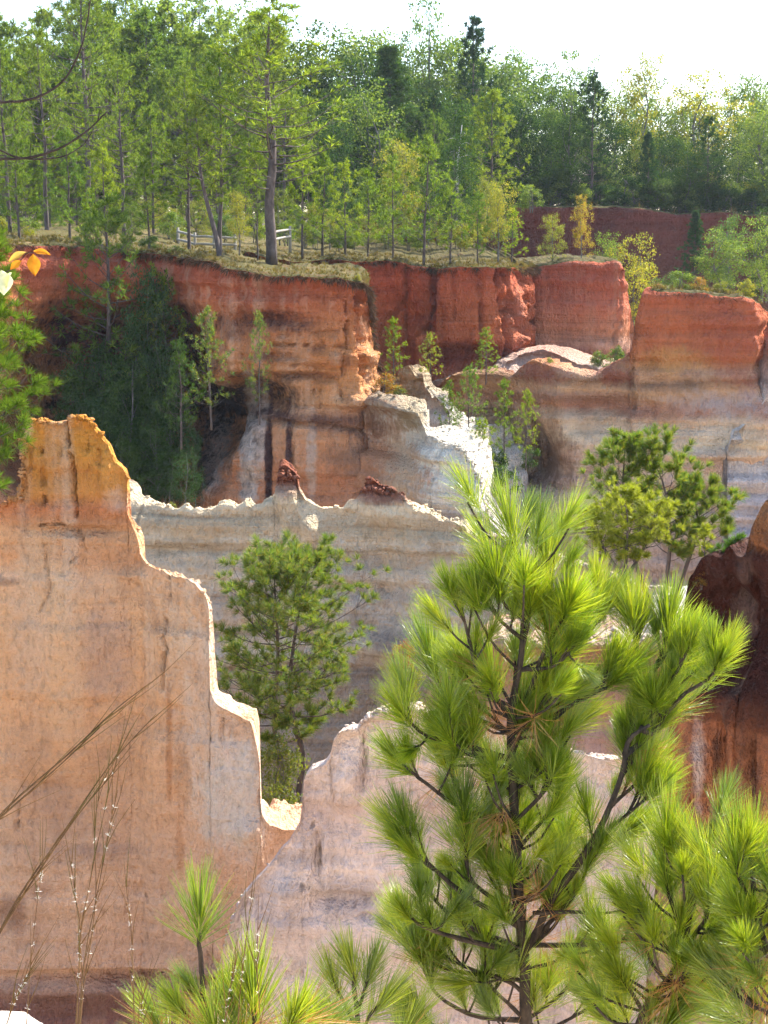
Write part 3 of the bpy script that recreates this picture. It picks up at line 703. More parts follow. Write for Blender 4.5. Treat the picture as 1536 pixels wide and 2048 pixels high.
o = ridge('pink_rock_fin', [(405, 2150, 25.2, 0.42), (425, 2000, 25.2, 0.42), (440, 1915, 25.2, 0.42), (455, 1862, 25.2, 0.42), (480, 1795, 25.1, 0.42), (505, 1760, 25.1, 0.42), (545, 1722, 25.1, 0.42), (578, 1690, 25, 0.42), (600, 1652, 25, 0.42), (604, 1620, 25, 0.42), (607, 1560, 25, 0.42), (620, 1543, 25, 0.42), (648, 1532, 25, 0.42), (657, 1520, 25, 0.4), (664, 1485, 25, 0.4), (678, 1466, 25, 0.4), (712, 1463, 25, 0.4), (718, 1455, 25, 0.4), (732, 1441, 25, 0.4), (760, 1432, 25, 0.4), (820, 1424, 25, 0.4), (900, 1440, 25, 0.4), (1000, 1470, 25, 0.4), (1100, 1500, 25, 0.4), (1200, 1520, 24.6, 0.4), (1320, 1500, 24, 0.4), (1360, 1470, 23.6, 0.4), (1400, 1462, 23.4, 0.4), (1440, 1500, 23.4, 0.4), (1560, 1560, 23.4, 0.4)],
          ZF, [m], res=0.062, batter=0.10, big=0.35, flute=0.07, ledge=0.06, crack=0.10, crest=0.09, fine=0.03, seed=15, bumpy_top=0.06,
          dents=[(635, 1720, 6, 60, -0.2), (690, 1560, 26, 60, 0.2), (728, 1500, 6, 60, -0.2), (560, 1800, 60, 70, 0.25), (680, 1800, 60, 14, -0.2)],
          cracks=[([(622, 1640), (634, 1690), (642, 1780)], 2.2, 0.17), ([(722, 1460), (730, 1520), (726, 1580)], 2.2, 0.14), ([(560, 1760), (600, 1765), (640, 1790)], 2.2, 0.08), ([(700, 1470), (704, 1490)], 2.2, 0.07), ([(660, 1540), (668, 1600)], 2.2, 0.07)])
FIN_P = o
tag(o, 'pinkish rock fin with a stepped left edge below the twin-trunked pine', 'rock fin')

# ---- dark maroon wall at the right edge
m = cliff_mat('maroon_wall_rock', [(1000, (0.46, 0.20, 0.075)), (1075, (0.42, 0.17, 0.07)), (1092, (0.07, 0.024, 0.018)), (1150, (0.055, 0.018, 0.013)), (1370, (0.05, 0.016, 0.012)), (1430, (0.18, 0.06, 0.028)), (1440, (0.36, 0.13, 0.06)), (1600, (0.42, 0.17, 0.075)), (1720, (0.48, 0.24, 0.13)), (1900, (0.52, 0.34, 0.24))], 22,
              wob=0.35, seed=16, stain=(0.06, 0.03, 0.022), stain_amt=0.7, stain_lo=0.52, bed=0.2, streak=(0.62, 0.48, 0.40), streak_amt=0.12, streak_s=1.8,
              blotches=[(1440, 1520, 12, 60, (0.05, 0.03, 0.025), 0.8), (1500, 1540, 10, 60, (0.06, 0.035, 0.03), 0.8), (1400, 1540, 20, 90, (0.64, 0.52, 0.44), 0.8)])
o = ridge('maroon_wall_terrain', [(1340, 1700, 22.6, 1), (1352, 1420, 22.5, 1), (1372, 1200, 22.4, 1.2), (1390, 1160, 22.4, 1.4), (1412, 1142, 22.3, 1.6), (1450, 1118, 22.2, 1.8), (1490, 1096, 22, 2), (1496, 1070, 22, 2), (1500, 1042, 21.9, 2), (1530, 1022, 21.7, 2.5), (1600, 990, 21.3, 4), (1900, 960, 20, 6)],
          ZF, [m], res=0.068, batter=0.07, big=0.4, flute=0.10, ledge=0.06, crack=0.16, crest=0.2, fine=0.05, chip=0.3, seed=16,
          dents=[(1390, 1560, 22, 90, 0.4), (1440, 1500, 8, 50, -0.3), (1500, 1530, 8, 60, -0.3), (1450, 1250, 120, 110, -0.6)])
tag(o, 'dark maroon wall with orange streaked foot at the right edge', kind='structure')

# ---- near rim below the camera
def near_rim():
    T = NT('near_sand')
    p = T.pos()
    a = T.noise(p, 2.0, 6.0, 0.65)
    m = T.done(T.principled(T.ramp(a, [(0.3, (0.50, 0.42, 0.33)), (0.7, (0.68, 0.60, 0.50))]), 0.95, T.bump(T.noise(p, 20.0, 5.0, 0.7), 0.5, 0.02), 0.1))
    xs = np.concatenate([np.linspace(-9, -2, 30)[:-1], np.linspace(-2, 2, 160), np.linspace(2, 9, 30)[1:]]); ys = np.concatenate([np.linspace(-6, 1, 20)[:-1], np.linspace(1, 5, 160), np.linspace(5, 12, 40)[1:]])
    X, Y = np.meshgrid(xs, ys)
    edge = 2.55 + 0.2 * fbm(X * 0.7, 2.2, 0, 3) + 0.53 * np.clip((-X - 0.4) / 0.4, 0, 1)
    d = np.maximum(0, Y - edge)
    Z = 0.04 * fbm(X * 1.5, Y * 1.5, 0, 4) + 0.05 * fbm(X * 7, Y * 7, 2, 4) - 1.0 * d - 0.12 * d * d
    Z = np.maximum(Z, ZF - 1)
    n = len(xs)
    i = np.arange(len(ys) - 1)[:, None] * n; j = np.arange(n - 1)[None, :]
    q = np.stack([i + j, i + j + 1, i + n + j + 1, i + n + j], -1).reshape(-1, 4)
    o = link('near_rim_terrain', mesh_np('near_rim', np.stack([X, Y, Z], -1), q, [m], True))
    tag(o, 'pale sandy rim in the bottom corner at the photographer\'s feet', kind='structure')
near_rim()

# ---- crumbled chunks lying along the crests, and the blocky caps of the hoodoos
def chunk(r, s):
    v = np.array([(x, y, z) for z in (-1, 1) for y in (-1, 1) for x in (-1, 1)], float) * 0.5
    v = v * r.uniform(0.5, 1.2, (8, 3)) + r.normal(0, 0.10, (8, 3))
    a = r.uniform(0, 6.28); c_, s_ = math.cos(a), math.sin(a)
    v = v @ np.array([[c_, s_, 0], [-s_, c_, 0], [0, 0, 1]])
    tl = r.uniform(-0.6, 0.6); c_, s_ = math.cos(tl), math.sin(tl)
    return (v @ np.array([[c_, 0, s_], [0, 1, 0], [-s_, 0, c_]])) * s
CHQ = np.array([[0, 2, 3, 1], [4, 5, 7, 6], [0, 1, 5, 4], [2, 6, 7, 3], [0, 4, 6, 2], [1, 3, 7, 5]])
def rubble(o, n, smin, smax, seed, label, flat=0.6):
    I = RIMS[o.name]; r = np.random.RandomState(seed); T = I['top']; mb = MB()
    den = np.clip(fbm(np.arange(T.shape[1]) * 0.02, seed, 0, 3) * 2 + 0.4, 0.02, 1)
    ci = r.choice(T.shape[1], n, p=den / den.sum())
    for c in ci:
        k = int(T.shape[0] * r.uniform(0, 1) ** 1.8 * 0.95)
        s = smin + (smax - smin) * r.uniform(0, 1) ** 3
        v = chunk(r, s) * np.array((1, 1, flat))
        mb.add(v + T[k, c] + np.array((0, 0, s * flat * 0.15)), None, CHQ)
    g = link('rubble', mb.mesh('rubble', [o.data.materials[0]])); tag(g, label, 'rubble', None, 'stuff')
rubble(FIN_O, 900, 0.03, 0.16, 1, 'crumbled earth along the crest of the tan fin')
rubble(FIN_P, 500, 0.02, 0.11, 2, 'crumbled earth along the crest of the pinkish fin')
rubble(FIN_G, 800, 0.05, 0.20, 3, 'crumbled clay along the crest of the grey fin')
rubble(FIN_S, 260, 0.05, 0.22, 4, 'broken white clay on the crest of the spur')
rubble(FIN_B, 300, 0.04, 0.22, 5, 'broken white clay on the brown fin')
rubble(FIN_W, 220, 0.06, 0.26, 6, 'broken white clay on the slope behind the spur')
capm = cliff_mat('cap_rock_clay', [(900, (0.26, 0.10, 0.06)), (1000, (0.32, 0.13, 0.08)), (1100, (0.4, 0.2, 0.14))], 52, seed=21)
rc = np.random.RandomState(4)
for (px, py, s) in [(562, 944, .30), (570, 950, .34), (580, 946, .30), (590, 950, .34), (596, 949, .22), (577, 938, .20), (565, 937, .18), (728, 972, .26), (738, 971, .32), (750, 974, .30), (762, 977, .34), (774, 980, .30), (786, 985, .32), (797, 991, .28), (806, 1000, .24), (744, 968, .18), (768, 972, .18), (792, 983, .2)]:
    v = chunk(rc, s * 0.52) + P(px, py + 5, 51.95 + rc.uniform(-0.08, 0.12))
    link('cap_rock', mesh_np('cap_rock', v, CHQ, [capm]), FIN_G)

# ================================================================== PLANT MATERIALS
V3 = [(0.62, 0.70, 0.68), (1.0, 1.0, 1.0), (1.45, 1.28, 0.9), (0.72, 0.85, 0.95), (1.3, 1.2, 0.8), (0.85, 0.9, 0.8)]
M_PINE = leaf_mat('pine_foliage', [(0.0560, 0.0932, 0.0221), (0.1050, 0.1554, 0.0323), (0.1820, 0.2175, 0.0425), (0.0840, 0.1305, 0.0289)], (2.0, 2.1, 0.9), 0.42, 0.0, V3)
M_PINEY = leaf_mat('young_pine_foliage', [(0.07, 0.12, 0.02), (0.12, 0.18, 0.03), (0.17, 0.21, 0.04), (0.08, 0.12, 0.03)], (2.1, 2.1, 0.8), 0.5, 0.0, V3)
M_MIDG = leaf_mat('deep_pine_foliage', [(0.035, 0.085, 0.018), (0.07, 0.14, 0.022), (0.12, 0.19, 0.03)], (1.8, 1.8, 0.7), 0.42, 0.04, None)
M_MIDP = leaf_mat('mid_pine_foliage', [(0.045, 0.095, 0.02), (0.09, 0.155, 0.025), (0.16, 0.21, 0.03), (0.24, 0.19, 0.04)], (1.8, 1.8, 0.7), 0.45, 0.03, None)
M_LIME = leaf_mat('lime_pine_foliage', [(0.18, 0.22, 0.025), (0.26, 0.29, 0.03), (0.16, 0.19, 0.03)], (1.8, 1.7, 0.6), 0.5, 0.03, None)
M_DEC = leaf_mat('broad_foliage', [(0.0495, 0.0909, 0.0245), (0.0974, 0.1490, 0.0326), (0.1769, 0.2195, 0.0459), (0.0672, 0.1098, 0.0286)], (2.0, 2.1, 0.9), 0.38, 0.02, V3)
M_DECY = leaf_mat('yellowing_foliage', [(0.10, 0.14, 0.03), (0.17, 0.20, 0.035), (0.23, 0.21, 0.04), (0.09, 0.13, 0.03)], (1.9, 1.8, 0.7), 0.48, 0.02, V3)
M_DECO = leaf_mat('autumn_foliage', [(0.30, 0.13, 0.03), (0.26, 0.20, 0.04), (0.16, 0.17, 0.03), (0.36, 0.09, 0.03)], (1.8, 1.6, 0.8), 0.5, 0.02, None)
M_DECG = leaf_mat('gold_foliage', [(0.30, 0.25, 0.03), (0.24, 0.24, 0.03), (0.34, 0.17, 0.03), (0.20, 0.22, 0.03)], (1.8, 1.6, 0.6), 0.5, 0.02, None)
M_CEDAR = leaf_mat('cedar_foliage', [(0.0288, 0.0640, 0.0286), (0.0448, 0.0896, 0.0351), (0.0720, 0.1152, 0.0390)], (1.5, 1.7, 0.9), 0.25, 0.0, V3)
M_DECD = leaf_mat('shaded_woods_foliage', [(0.0240, 0.0522, 0.0207), (0.0405, 0.0754, 0.0258), (0.0675, 0.1087, 0.0311), (0.0300, 0.0609, 0.0248)], (1.7, 1.9, 0.9), 0.30, 0.0, V3)  # shade of the backlit woods is put into these darker leaf colours
M_SHADE = leaf_mat('alcove_shade_foliage', [(0.0223, 0.0515, 0.0134), (0.0372, 0.0773, 0.0173), (0.0632, 0.1104, 0.0192), (0.0298, 0.0626, 0.0154)], (1.6, 1.8, 0.9), 0.30, 0.015, V3)  # leaf colours darkened to carry the alcove's shade
M_BARK = bark_mat('pine_bark', (0.06, 0.045, 0.04), (0.15, 0.115, 0.10))
M_BARK2 = bark_mat('grey_bark', (0.09, 0.08, 0.07), (0.20, 0.18, 0.16))
M_SNAG = bark_mat('bleached_wood', (0.35, 0.31, 0.27), (0.55, 0.5, 0.44))
M_TWIG = bark_mat('twig_bark', (0.030, 0.022, 0.018), (0.10, 0.07, 0.05), 40)

# ================================================================== TREE BUILDERS
def clumps(mb, p0, d0, rng, blades, ln, wd, spread):
    n = len(p0)
    p = np.repeat(p0, blades, 0); d = np.repeat(d0, blades, 0)
    d = unit(d + spread * rng.normal(size=d.shape))
    l = ln * rng.uniform(0.65, 1.1, (len(p), 1))
    side = unit(np.cross(d, rng.normal(size=d.shape)))
    p = p + d * l * 0.05
    w = wd * rng.uniform(0.7, 1.2, (len(p), 1))
    tip = p + d * l + np.array((0, 0, -0.06)) * l
    mid = p + d * l * 0.5
    v = np.stack([p - side * w * 0.35, mid - side * w * 0.5, tip, mid + side * w * 0.5, p + side * w * 0.35], 1).reshape(-1, 3)
    b = np.arange(len(p))[:, None] * 5
    mb.add(v, np.concatenate([b + np.array([[1, 2, 3]])]), np.concatenate([b + np.array([[0, 1, 3, 4]])]))

def leaves(mb, c, rng, per, rad, size, flat=0.7):
    n = len(c)
    p = np.repeat(c, per, 0) + rng.normal(size=(n * per, 3)) * np.array((rad, rad, rad * flat)) * 0.55
    nrm = unit(rng.normal(size=p.shape) + np.array((0, 0, 0.6)))
    a = unit(np.cross(nrm, rng.normal(size=p.shape))); b = np.cross(nrm, a)
    s = size * rng.uniform(0.6, 1.2, (len(p), 1))
    v = np.stack([p - a * s * 0.55, p - b * s * 0.32 + nrm * s * 0.08, p + a * s * 0.55, p + b * s * 0.32 + nrm * s * 0.08], 1).reshape(-1, 3)
    k = np.arange(len(p))[:, None] * 4
    mb.add(v, None, k + np.array([[0, 1, 2, 3]]))

def pine_meshes(name, seed, H, r0, start=0.35, spread=0.28, nl=46, blades=16, bl=0.30, bw=0.03, trunks=None, up=0.25, shape='pine', sub=3, cl_spread=0.75,
                mats=None, lean=0.02, dense=1.0, droop=0.0, sway=None):
    rng = np.random.RandomState(seed)
    tb, cb = MB(), MB()
    if trunks is None:
        z = np.linspace(0, 1, 9)
        wx = np.cumsum(rng.normal(0, lean * 0.35, 9)); wy = np.cumsum(rng.normal(0, lean * 0.35, 9))
        trunks = [np.stack([wx * H, wy * H, z * H], 1)]
    cp, cd = [], []
    for ti, tp in enumerate(trunks):
        tp = curve(tp, 16)
        h = tp[-1][2] - tp[0][2]
        f = np.linspace(0, 1, 16)
        tb.tube(tp, r0 * (1 - f) ** 0.8 + 0.012 * H / 10, 8, 0.12, rng)
        n = int(nl)
        for i in range(n):
            t = start + (0.985 - start) * ((i + rng.uniform(0, 0.8)) / n) ** 0.9
            p = np.array([np.interp(t, f, tp[:, k]) for k in range(3)])
            az = i * 2.399 + rng.uniform(-0.5, 0.5)
            q = (t - start) / (1 - start)
            if shape == 'pine':
                L = spread * H * (0.25 + 1.0 * (1 - q) ** 0.75) * min(1, 0.55 + 2.2 * q) * rng.uniform(0.55, 1.1)
            elif shape == 'round':
                L = spread * H * math.sqrt(max(0.05, 1 - (2 * q - 0.95) ** 2)) * rng.uniform(0.7, 1.08)
            elif shape == 'column':
                L = spread * H * (0.9 * (1 - q ** 4) + 0.12) * min(1, 0.5 + 3 * q) * rng.uniform(0.85, 1.1)
            else:
                L = spread * H * (1.06 - q) ** 0.8 * rng.uniform(0.45, 1.2)
            pitch = up + 0.75 * q * q + rng.uniform(-0.18, 0.18) - droop * (1 - q)
            d = np.array((math.cos(az) * math.cos(pitch), math.sin(az) * math.cos(pitch), math.sin(pitch)))
            e = p + d * L
            m1 = p + d * L * 0.5 + np.array((0, 0, -0.05 * L)) + rng.normal(0, 0.03 * L, 3)
            e = e + np.array((0, 0, 0.10 * L)) + rng.normal(0, 0.05 * L, 3)
            lp = curve([p, m1, e], 6)
            lr = max(0.006, r0 * 0.28 * (1 - 0.6 * q) * min(1, L / (0.2 * H)))
            tb.tube(lp, np.linspace(lr, lr * 0.25, 6), 4)
            # twigs
            k = max(1, int(sub * dense))
            tips = [(lp[-1], unit(lp[-1] - lp[-2]))]
            for s in range(k):
                u = rng.uniform(0.3, 0.95)
                b = np.array([np.interp(u, np.linspace(0, 1, 6), lp[:, kk]) for kk in range(3)])
                td = unit(unit(lp[-1] - lp[0]) + 0.75 * rng.normal(size=3) * np.array((1, 1, 0.5)) + np.array((0, 0, 0.35)))
                tl = L * rng.uniform(0.15, 0.38)
                te = b + td * tl
                tb.tube(np.array([b, te]), [lr * 0.4, lr * 0.15], 3)
                tips.append((te, td)); 
                if rng.rand() < 0.6: tips.append((b + td * tl * 0.55, td))
            for c, dd in tips:
                cp.append(c); cd.append(unit(dd + np.array((0, 0, 0.5))))
    cp = np.array(cp); cd = np.array(cd)
    clumps(cb, cp, cd, rng, blades, bl, bw, cl_spread)
    mats = mats or (M_BARK, M_PINE)
    return tb.mesh(name + '_trunk', [mats[0]], True), cb.mesh(name + '_crown', [mats[1]])

def broad_meshes(name, seed, H, r0, width=0.55, start=0.25, ncl=110, per=46, size=0.17, mats=None, rad=0.55, stems=1, top=1.0, lumps=7):
    rng = np.random.RandomState(seed)
    tb, lb = MB(), MB()
    bases = [np.zeros(3)] if stems == 1 else [np.array((rng.uniform(-.12, .12) * H, rng.uniform(-.12, .12) * H, 0)) for _ in range(stems)]
    cs = []
    # uneven lobes of the crown
    lob = []
    for i in range(lumps):
        a = i * 2.4 + rng.uniform(-.5, .5); q = (i + 0.5) / lumps
        rr = width * H * 0.5 * math.sin(math.pi * (0.15 + 0.8 * q)) * rng.uniform(0.45, 0.8)
        lob.append((np.array((math.cos(a) * rr, math.sin(a) * rr, H * (start + (1 - start) * (0.12 + 0.78 * q)))), H * rng.uniform(0.11, 0.19)))
    for b in bases:
        tp = np.array([b, b + rng.normal(0, 0.02 * H, 3) + np.array((0, 0, 0.35 * H)), b * 0.6 + rng.normal(0, 0.04 * H, 3) + np.array((0, 0, 0.65 * H)), rng.normal(0, 0.04 * H, 3) + np.array((0, 0, 0.92 * H))])
        tp = curve(tp, 12)
        tb.tube(tp, r0 / math.sqrt(stems) * (1 - np.linspace(0, 1, 12)) ** 0.8 + 0.01, 7, 0.12, rng)
        for c, r in lob:
            h0 = max(0.15 * H, c[2] - rng.uniform(0.15, 0.3) * H)
            s = np.array([np.interp(h0, tp[:, 2], tp[:, k]) for k in range(3)])
            lp = curve([s, (s + c) / 2 + rng.normal(0, 0.03 * H, 3), c], 6)
            tb.tube(lp, np.linspace(r0 * 0.35, r0 * 0.1, 6), 5)
    for i in range(ncl):
        c, r = lob[rng.randint(len(lob))]
        d = unit(rng.normal(size=3) + np.array((0, 0, 0.25)))
        q = c + d * r * rng.uniform(0.35, 1.15) * np.array((1.1, 1.1, 0.95))
        if q[2] > H * top * 1.04 or q[2] < H * 0.06: continue
        cs.append(q)
        if rng.rand() < 0.5:
            tb.tube(np.array([c + (q - c) * 0.2, q]), [r0 * 0.07, r0 * 0.02], 3)
    leaves(lb, np.array(cs), rng, per, rad, size)
    mats = mats or (M_BARK2, M_DEC)
    return tb.mesh(name + '_trunk', [mats[0]], True), lb.mesh(name + '_crown', [mats[1]])

def tree(name, pr, loc, H, label, cat='tree', group=None, mat=None, rz=None, sx=1.0, rng=random):
    """pr = (trunk mesh, crown mesh, built height)"""
    e = empty(name, loc)
    s = H / pr[2]
    e.scale = (s * sx, s * sx, s)
    e.rotation_euler = (0, 0, rng.uniform(0, 6.28) if rz is None else rz)
    t = link('trunk' if 'shrub' not in name and 'bush' not in name else 'stem', pr[0], e)
    c = link('crown' if 'shrub' not in name and 'bush' not in name else 'foliage', pr[1], e)
    if mat is not None:
        c.material_slots[0].link = 'OBJECT'
        c.material_slots[0].material = mat
    tag(e, label, cat, group)
    return e

random.seed(5)
PT = [(*pine_meshes('tall_pine%d' % i, 20 + i, 12, 0.17, 0.30 + 0.06 * (i % 2), 0.24 + 0.03 * (i % 3), 52, 15, 0.34, 0.034, sub=4, lean=0.02), 12) for i in range(4)]
PY = [(*pine_meshes('young_pine%d' % i, 40 + i, 6, 0.07, 0.16, 0.25 + 0.02 * i, 44, 14, 0.26, 0.026, sub=3, lean=0.015, mats=(M_BARK, M_PINEY), up=0.35), 6) for i in range(4)]
BD = [(*broad_meshes('broad%d' % i, 60 + i, 11, 0.16, 0.5 + 0.05 * i, 0.22, 120, 46, 0.20, rad=0.55, lumps=8), 11) for i in range(4)]
BW = [(*broad_meshes('wood%d' % i, 160 + i, 12, 0.17, 0.55 + 0.04 * i, 0.04, 170, 42, 0.23, rad=0.7, lumps=11), 12) for i in range(4)]
PW = [(*pine_meshes('woodpine%d' % i, 170 + i, 12, 0.15, 0.12, 0.24 + 0.02 * i, 70, 18, 0.40, 0.045, sub=4, lean=0.015), 12) for i in range(3)]
CD = [(*pine_meshes('cedar%d' % i, 80 + i, 9, 0.12, 0.04, 0.27 - 0.06 * i, 130, 20, 0.30, 0.04, sub=3, shape='cone' if i < 2 else 'column', mats=(M_BARK, M_CEDAR), up=0.35, cl_spread=0.9), 9) for i in range(3)]
SH = [(*broad_meshes('shrub%d' % i, 100 + i, 1.6, 0.03, 1.1, 0.1, 55, 40, 0.085, rad=0.20, stems=4, lumps=6), 1.6) for i in range(3)]

def at_px(px, base, top, D):
    b = P(px, base, D); t = P(px, top, D)
    return b, float(t[2] - b[2])

# ---- placed trees: (kind list, index, px, base y, top y, distance, label, name, width factor, material)
LIST = [
    # on the rim, in front of the woods
    (PT, 0, 545, 524, 22, 79.0, 'tallest thick-trunked pine on the rim, beside the rail fence', 'pine_tree', 1.55, None),
    (PT, 1, 441, 512, 118, 80.5, 'straight pine on the rim behind the leaning pine', 'pine_tree', 0.85, None),
    (PT, 2, 380, 508, 170, 81.0, 'slender pine on the rim in front of the fence rails', 'pine_tree', 0.7, None),
    (PT, 3, 92, 486, 62, 90.0, 'tall pine near the left edge of the rim', 'pine_tree', 0.8, None),
    (PT, 0, 20, 480, 95, 84.0, 'pine at the far left end of the rim', 'pine_tree', 0.8, None),
    (PT, 1, 178, 470, -40, 104.0, 'tall pine rising out of the frame at upper left', 'pine_tree', 0.85, None),
    (PT, 2, 250, 470, 130, 96.0, 'pine with a bushy top left of the fence', 'pine_tree', 0.85, None),
    (PY, 0, 140, 482, 270, 82.0, 'bushy young pine above the alcove', 'pine_tree', 1.1, M_PINE),
    (PY, 1, 215, 500, 300, 80.0, 'young pine with rusty needles above the alcove', 'pine_tree', 1.1, M_PINEY),
    (PY, 2, 300, 500, 330, 80.0, 'young pine left of the rail fence', 'pine_tree', 1.1, M_PINE),
    (PY, 3, 40, 482, 290, 80.0, 'young pine above the orange leaves', 'pine_tree', 1.2, M_PINE),
    (PT, 3, 516, 520, 300, 80.0, 'thin pine beside the tallest pine', 'pine_tree', 0.5, M_PINEY),
    (PY, 1, 604, 512, 300, 88.0, 'young pine right of the tallest pine', 'pine_tree', 1.0, None),
    (PY, 2, 645, 512, 318, 90.0, 'young pine second right of the tallest pine', 'pine_tree', 1.0, None),
    (PY, 3, 690, 514, 335, 88.5, 'young pine in the middle of the sunlit row', 'pine_tree', 1.0, None),
    (PY, 0, 735, 516, 345, 90.0, 'young pine left of the tallest sunlit young pine', 'pine_tree', 0.95, None),
    (PY, 1, 786, 518, 325, 88.0, 'slim young pine in the sunlit row', 'pine_tree', 0.85, None),
    (PY, 2, 848, 526, 288, 87.0, 'tallest young pine of the sunlit row above the red cliff', 'pine_tree', 1.0, None),
    (PY, 3, 900, 524, 372, 88.0, 'short bright young pine above the red cliff', 'pine_tree', 1.1, None),
    (PY, 0, 955, 526, 392, 87.0, 'short young pine near the right end of the sunlit row', 'pine_tree', 1.0, None),
    (BD, 0, 996, 526, 362, 88.0, 'yellow-green broadleaf tree at the end of the sunlit row', 'broadleaf_tree', 0.8, M_DECY),
    (PY, 1, 1022, 528, 425, 89.0, 'last small pine before the notch in the red cliff', 'pine_tree', 1.2, None),
    (BD, 1, 478, 508, 384, 82.0, 'bright yellow-green small tree behind the leaning pine', 'broadleaf_tree', 0.8, M_DECY),
    (BD, 2, 660, 500, 420, 96.0, 'low green broadleaf tree behind the young pines', 'broadleaf_tree', 1.2, M_DECY),
    (BD, 3, 560, 490, 380, 98.0, 'pale green broadleaf tree behind the tallest pine', 'broadleaf_tree', 1.0, M_DECY),
    # notch and gap
    (BD, 1, 1104, 542, 428, 93.5, 'yellow-green bush-like tree hanging over the notch in the red cliff', 'broadleaf_tree', 0.85, M_DECY),
    (BD, 2, 1162, 532, 394, 93.5, 'small yellow and orange tree over the red block', 'broadleaf_tree', 0.55, M_DECG),
    (BD, 0, 1212, 640, 462, 99.0, 'dark green tree behind the red block', 'broadleaf_tree', 0.7, M_DEC),
    (BD, 3, 1262, 720, 478, 97.0, 'green and yellow tree filling the gap between the blocks', 'broadleaf_tree', 0.75, M_DECY),
    (CD, 1, 1388, 560, 424, 116.0, 'dark cedar against the distant red cliff', 'cedar_tree', 1.3, None),
    (BD, 0, 1440, 640, 455, 92.0, 'rounded green tree behind the right block', 'broadleaf_tree', 1.0, M_DEC),
    (BD, 2, 1520, 640, 440, 94.0, 'large pale green tree at the right edge behind the block', 'broadleaf_tree', 1.0, M_DEC),
    (BD, 1, 1340, 660, 545, 93.0, 'low green tree between the right block and the distant cliff', 'broadleaf_tree', 1.2, M_DEC),
    (BW, 0, 1452, 600, 428, 112.0, 'leafy tree hiding the right end of the distant cliff', 'broadleaf_tree', 0.8, M_DEC),
    (BW, 2, 1532, 600, 425, 114.0, 'leafy tree at the right edge below the distant rim', 'broadleaf_tree', 0.9, M_DECD),
    # woods behind, trees that can be told apart
    (CD, 0, 786, 430, 100, 128.0, 'dark pointed cedar in the woods above the sunlit row', 'cedar_tree', 1.5, None),
    (CD, 2, 1298, 424, 268, 127.5, 'dark column-shaped cedar on the distant rim', 'cedar_tree', 0.9, None),
    (PW, 2, 1412, 425, 242, 128.5, 'dark broad cedar right of the column-shaped cedar', 'cedar_tree', 0.9, M_CEDAR),
    (PW, 0, 942, 425, 48, 136.0, 'tall dark cedar with its tip on the skyline', 'cedar_tree', 0.8, M_CEDAR),
    (PW, 1, 862, 425, 200, 130.0, 'dark broad cedar in the middle of the woods', 'cedar_tree', 0.9, M_CEDAR),
    (PW, 1, 1180, 420, 165, 128.5, 'dark cedar above the distant red cliff', 'cedar_tree', 0.9, M_CEDAR),
    (BD, 3, 1385, 420, 152, 142.0, 'rounded bright yellow-green tree on the right skyline', 'broadleaf_tree', 1.25, M_DECY),
    (BD, 1, 1278, 420, 106, 138.0, 'tall ragged yellowing tree on the right skyline', 'broadleaf_tree', 0.6, M_DECY),
    (BD, 2, 1130, 420, 112, 136.0, 'tall green tree with a dark trunk above the distant cliff', 'broadleaf_tree', 0.75, M_DEC),
    (BD, 0, 1500, 430, 145, 146.0, 'sparse blue-green tree at the right edge of the skyline', 'broadleaf_tree', 0.8, M_DEC),
    (BD, 3, 850, 430, 0, 148.0, 'thin twiggy treetop highest on the middle skyline', 'broadleaf_tree', 0.55, M_DEC),
    # canyon slopes
    (PY, 0, 788, 765, 642, 76.0, 'small pine at the corner of the left red cliff', 'pine_tree', 0.95, M_PINEY),
    (PY, 2, 862, 770, 672, 77.5, 'small bright pine on the pale saddle', 'pine_tree', 0.9, M_LIME),
    (PY, 1, 972, 760, 662, 77.2, 'small round-topped pine on the sandy ledge', 'pine_tree', 1.15, M_PINEY),
    (PY, 3, 938, 920, 745, 71.0, 'slim pine growing in the pale gully', 'pine_tree', 0.8, M_PINEY),
    (PY, 0, 1008, 930, 768, 71.5, 'pine pair member left in front of the banded block', 'pine_tree', 0.8, M_PINEY),
    (PY, 2, 1052, 930, 790, 71.0, 'pine pair member right in front of the banded block', 'pine_tree', 0.8, M_PINEY),
    (PY, 1, 900, 900, 770, 71.5, 'small pine at the head of the pale gully', 'pine_tree', 0.8, M_PINEY),
    (PY, 3, 965, 985, 850, 69.5, 'dark pine low in the pale gully', 'pine_tree', 1.0, M_PINE),
]
for (ks, i, px, by, ty, D, lab, nm, sx, mt) in LIST:
    b, h = at_px(px, by, ty, D)
    tree(nm, ks[i], b - np.array((0, 0, 0.25)), h + 0.25, lab, 'tree', None, mt, None, sx)

# leaning pine at the rim edge
b = P(441, 530, 77.2)
tp = np.array([P(441, 530, 77.2), P(434, 480, 77.5), P(418, 420, 77.8), P(402, 350, 78), P(396, 290, 78.2), P(390, 200, 78.4)]) - b
me = pine_meshes('leaning_pine', 131, 8.5, 0.14, 0.42, 0.22, 34, 15, 0.32, 0.032, trunks=[tp], sub=4)
e = empty('pine_tree', b); link('trunk', me[0], e); link('crown', me[1], e)
tag(e, 'leaning pine with exposed roots at the very edge of the left cliff', 'tree')
# its hanging roots
rb = MB(); rr = np.random.RandomState(3)
for i in range(9):
    s = P(441 + rr.uniform(-8, 10), 532, 76.9 - rr.uniform(0, 0.6))
    q = [s]
    for k in range(4):
        s = s + np.array((rr.uniform(-0.25, 0.45), rr.uniform(-0.25, 0.02), -rr.uniform(0.1, 0.45))); q.append(s)
    rb.tube(curve(q, 8) - b, np.linspace(0.035, 0.008, 8), 4)
link('root', rb.mesh('root', [M_BARK2], True), e)

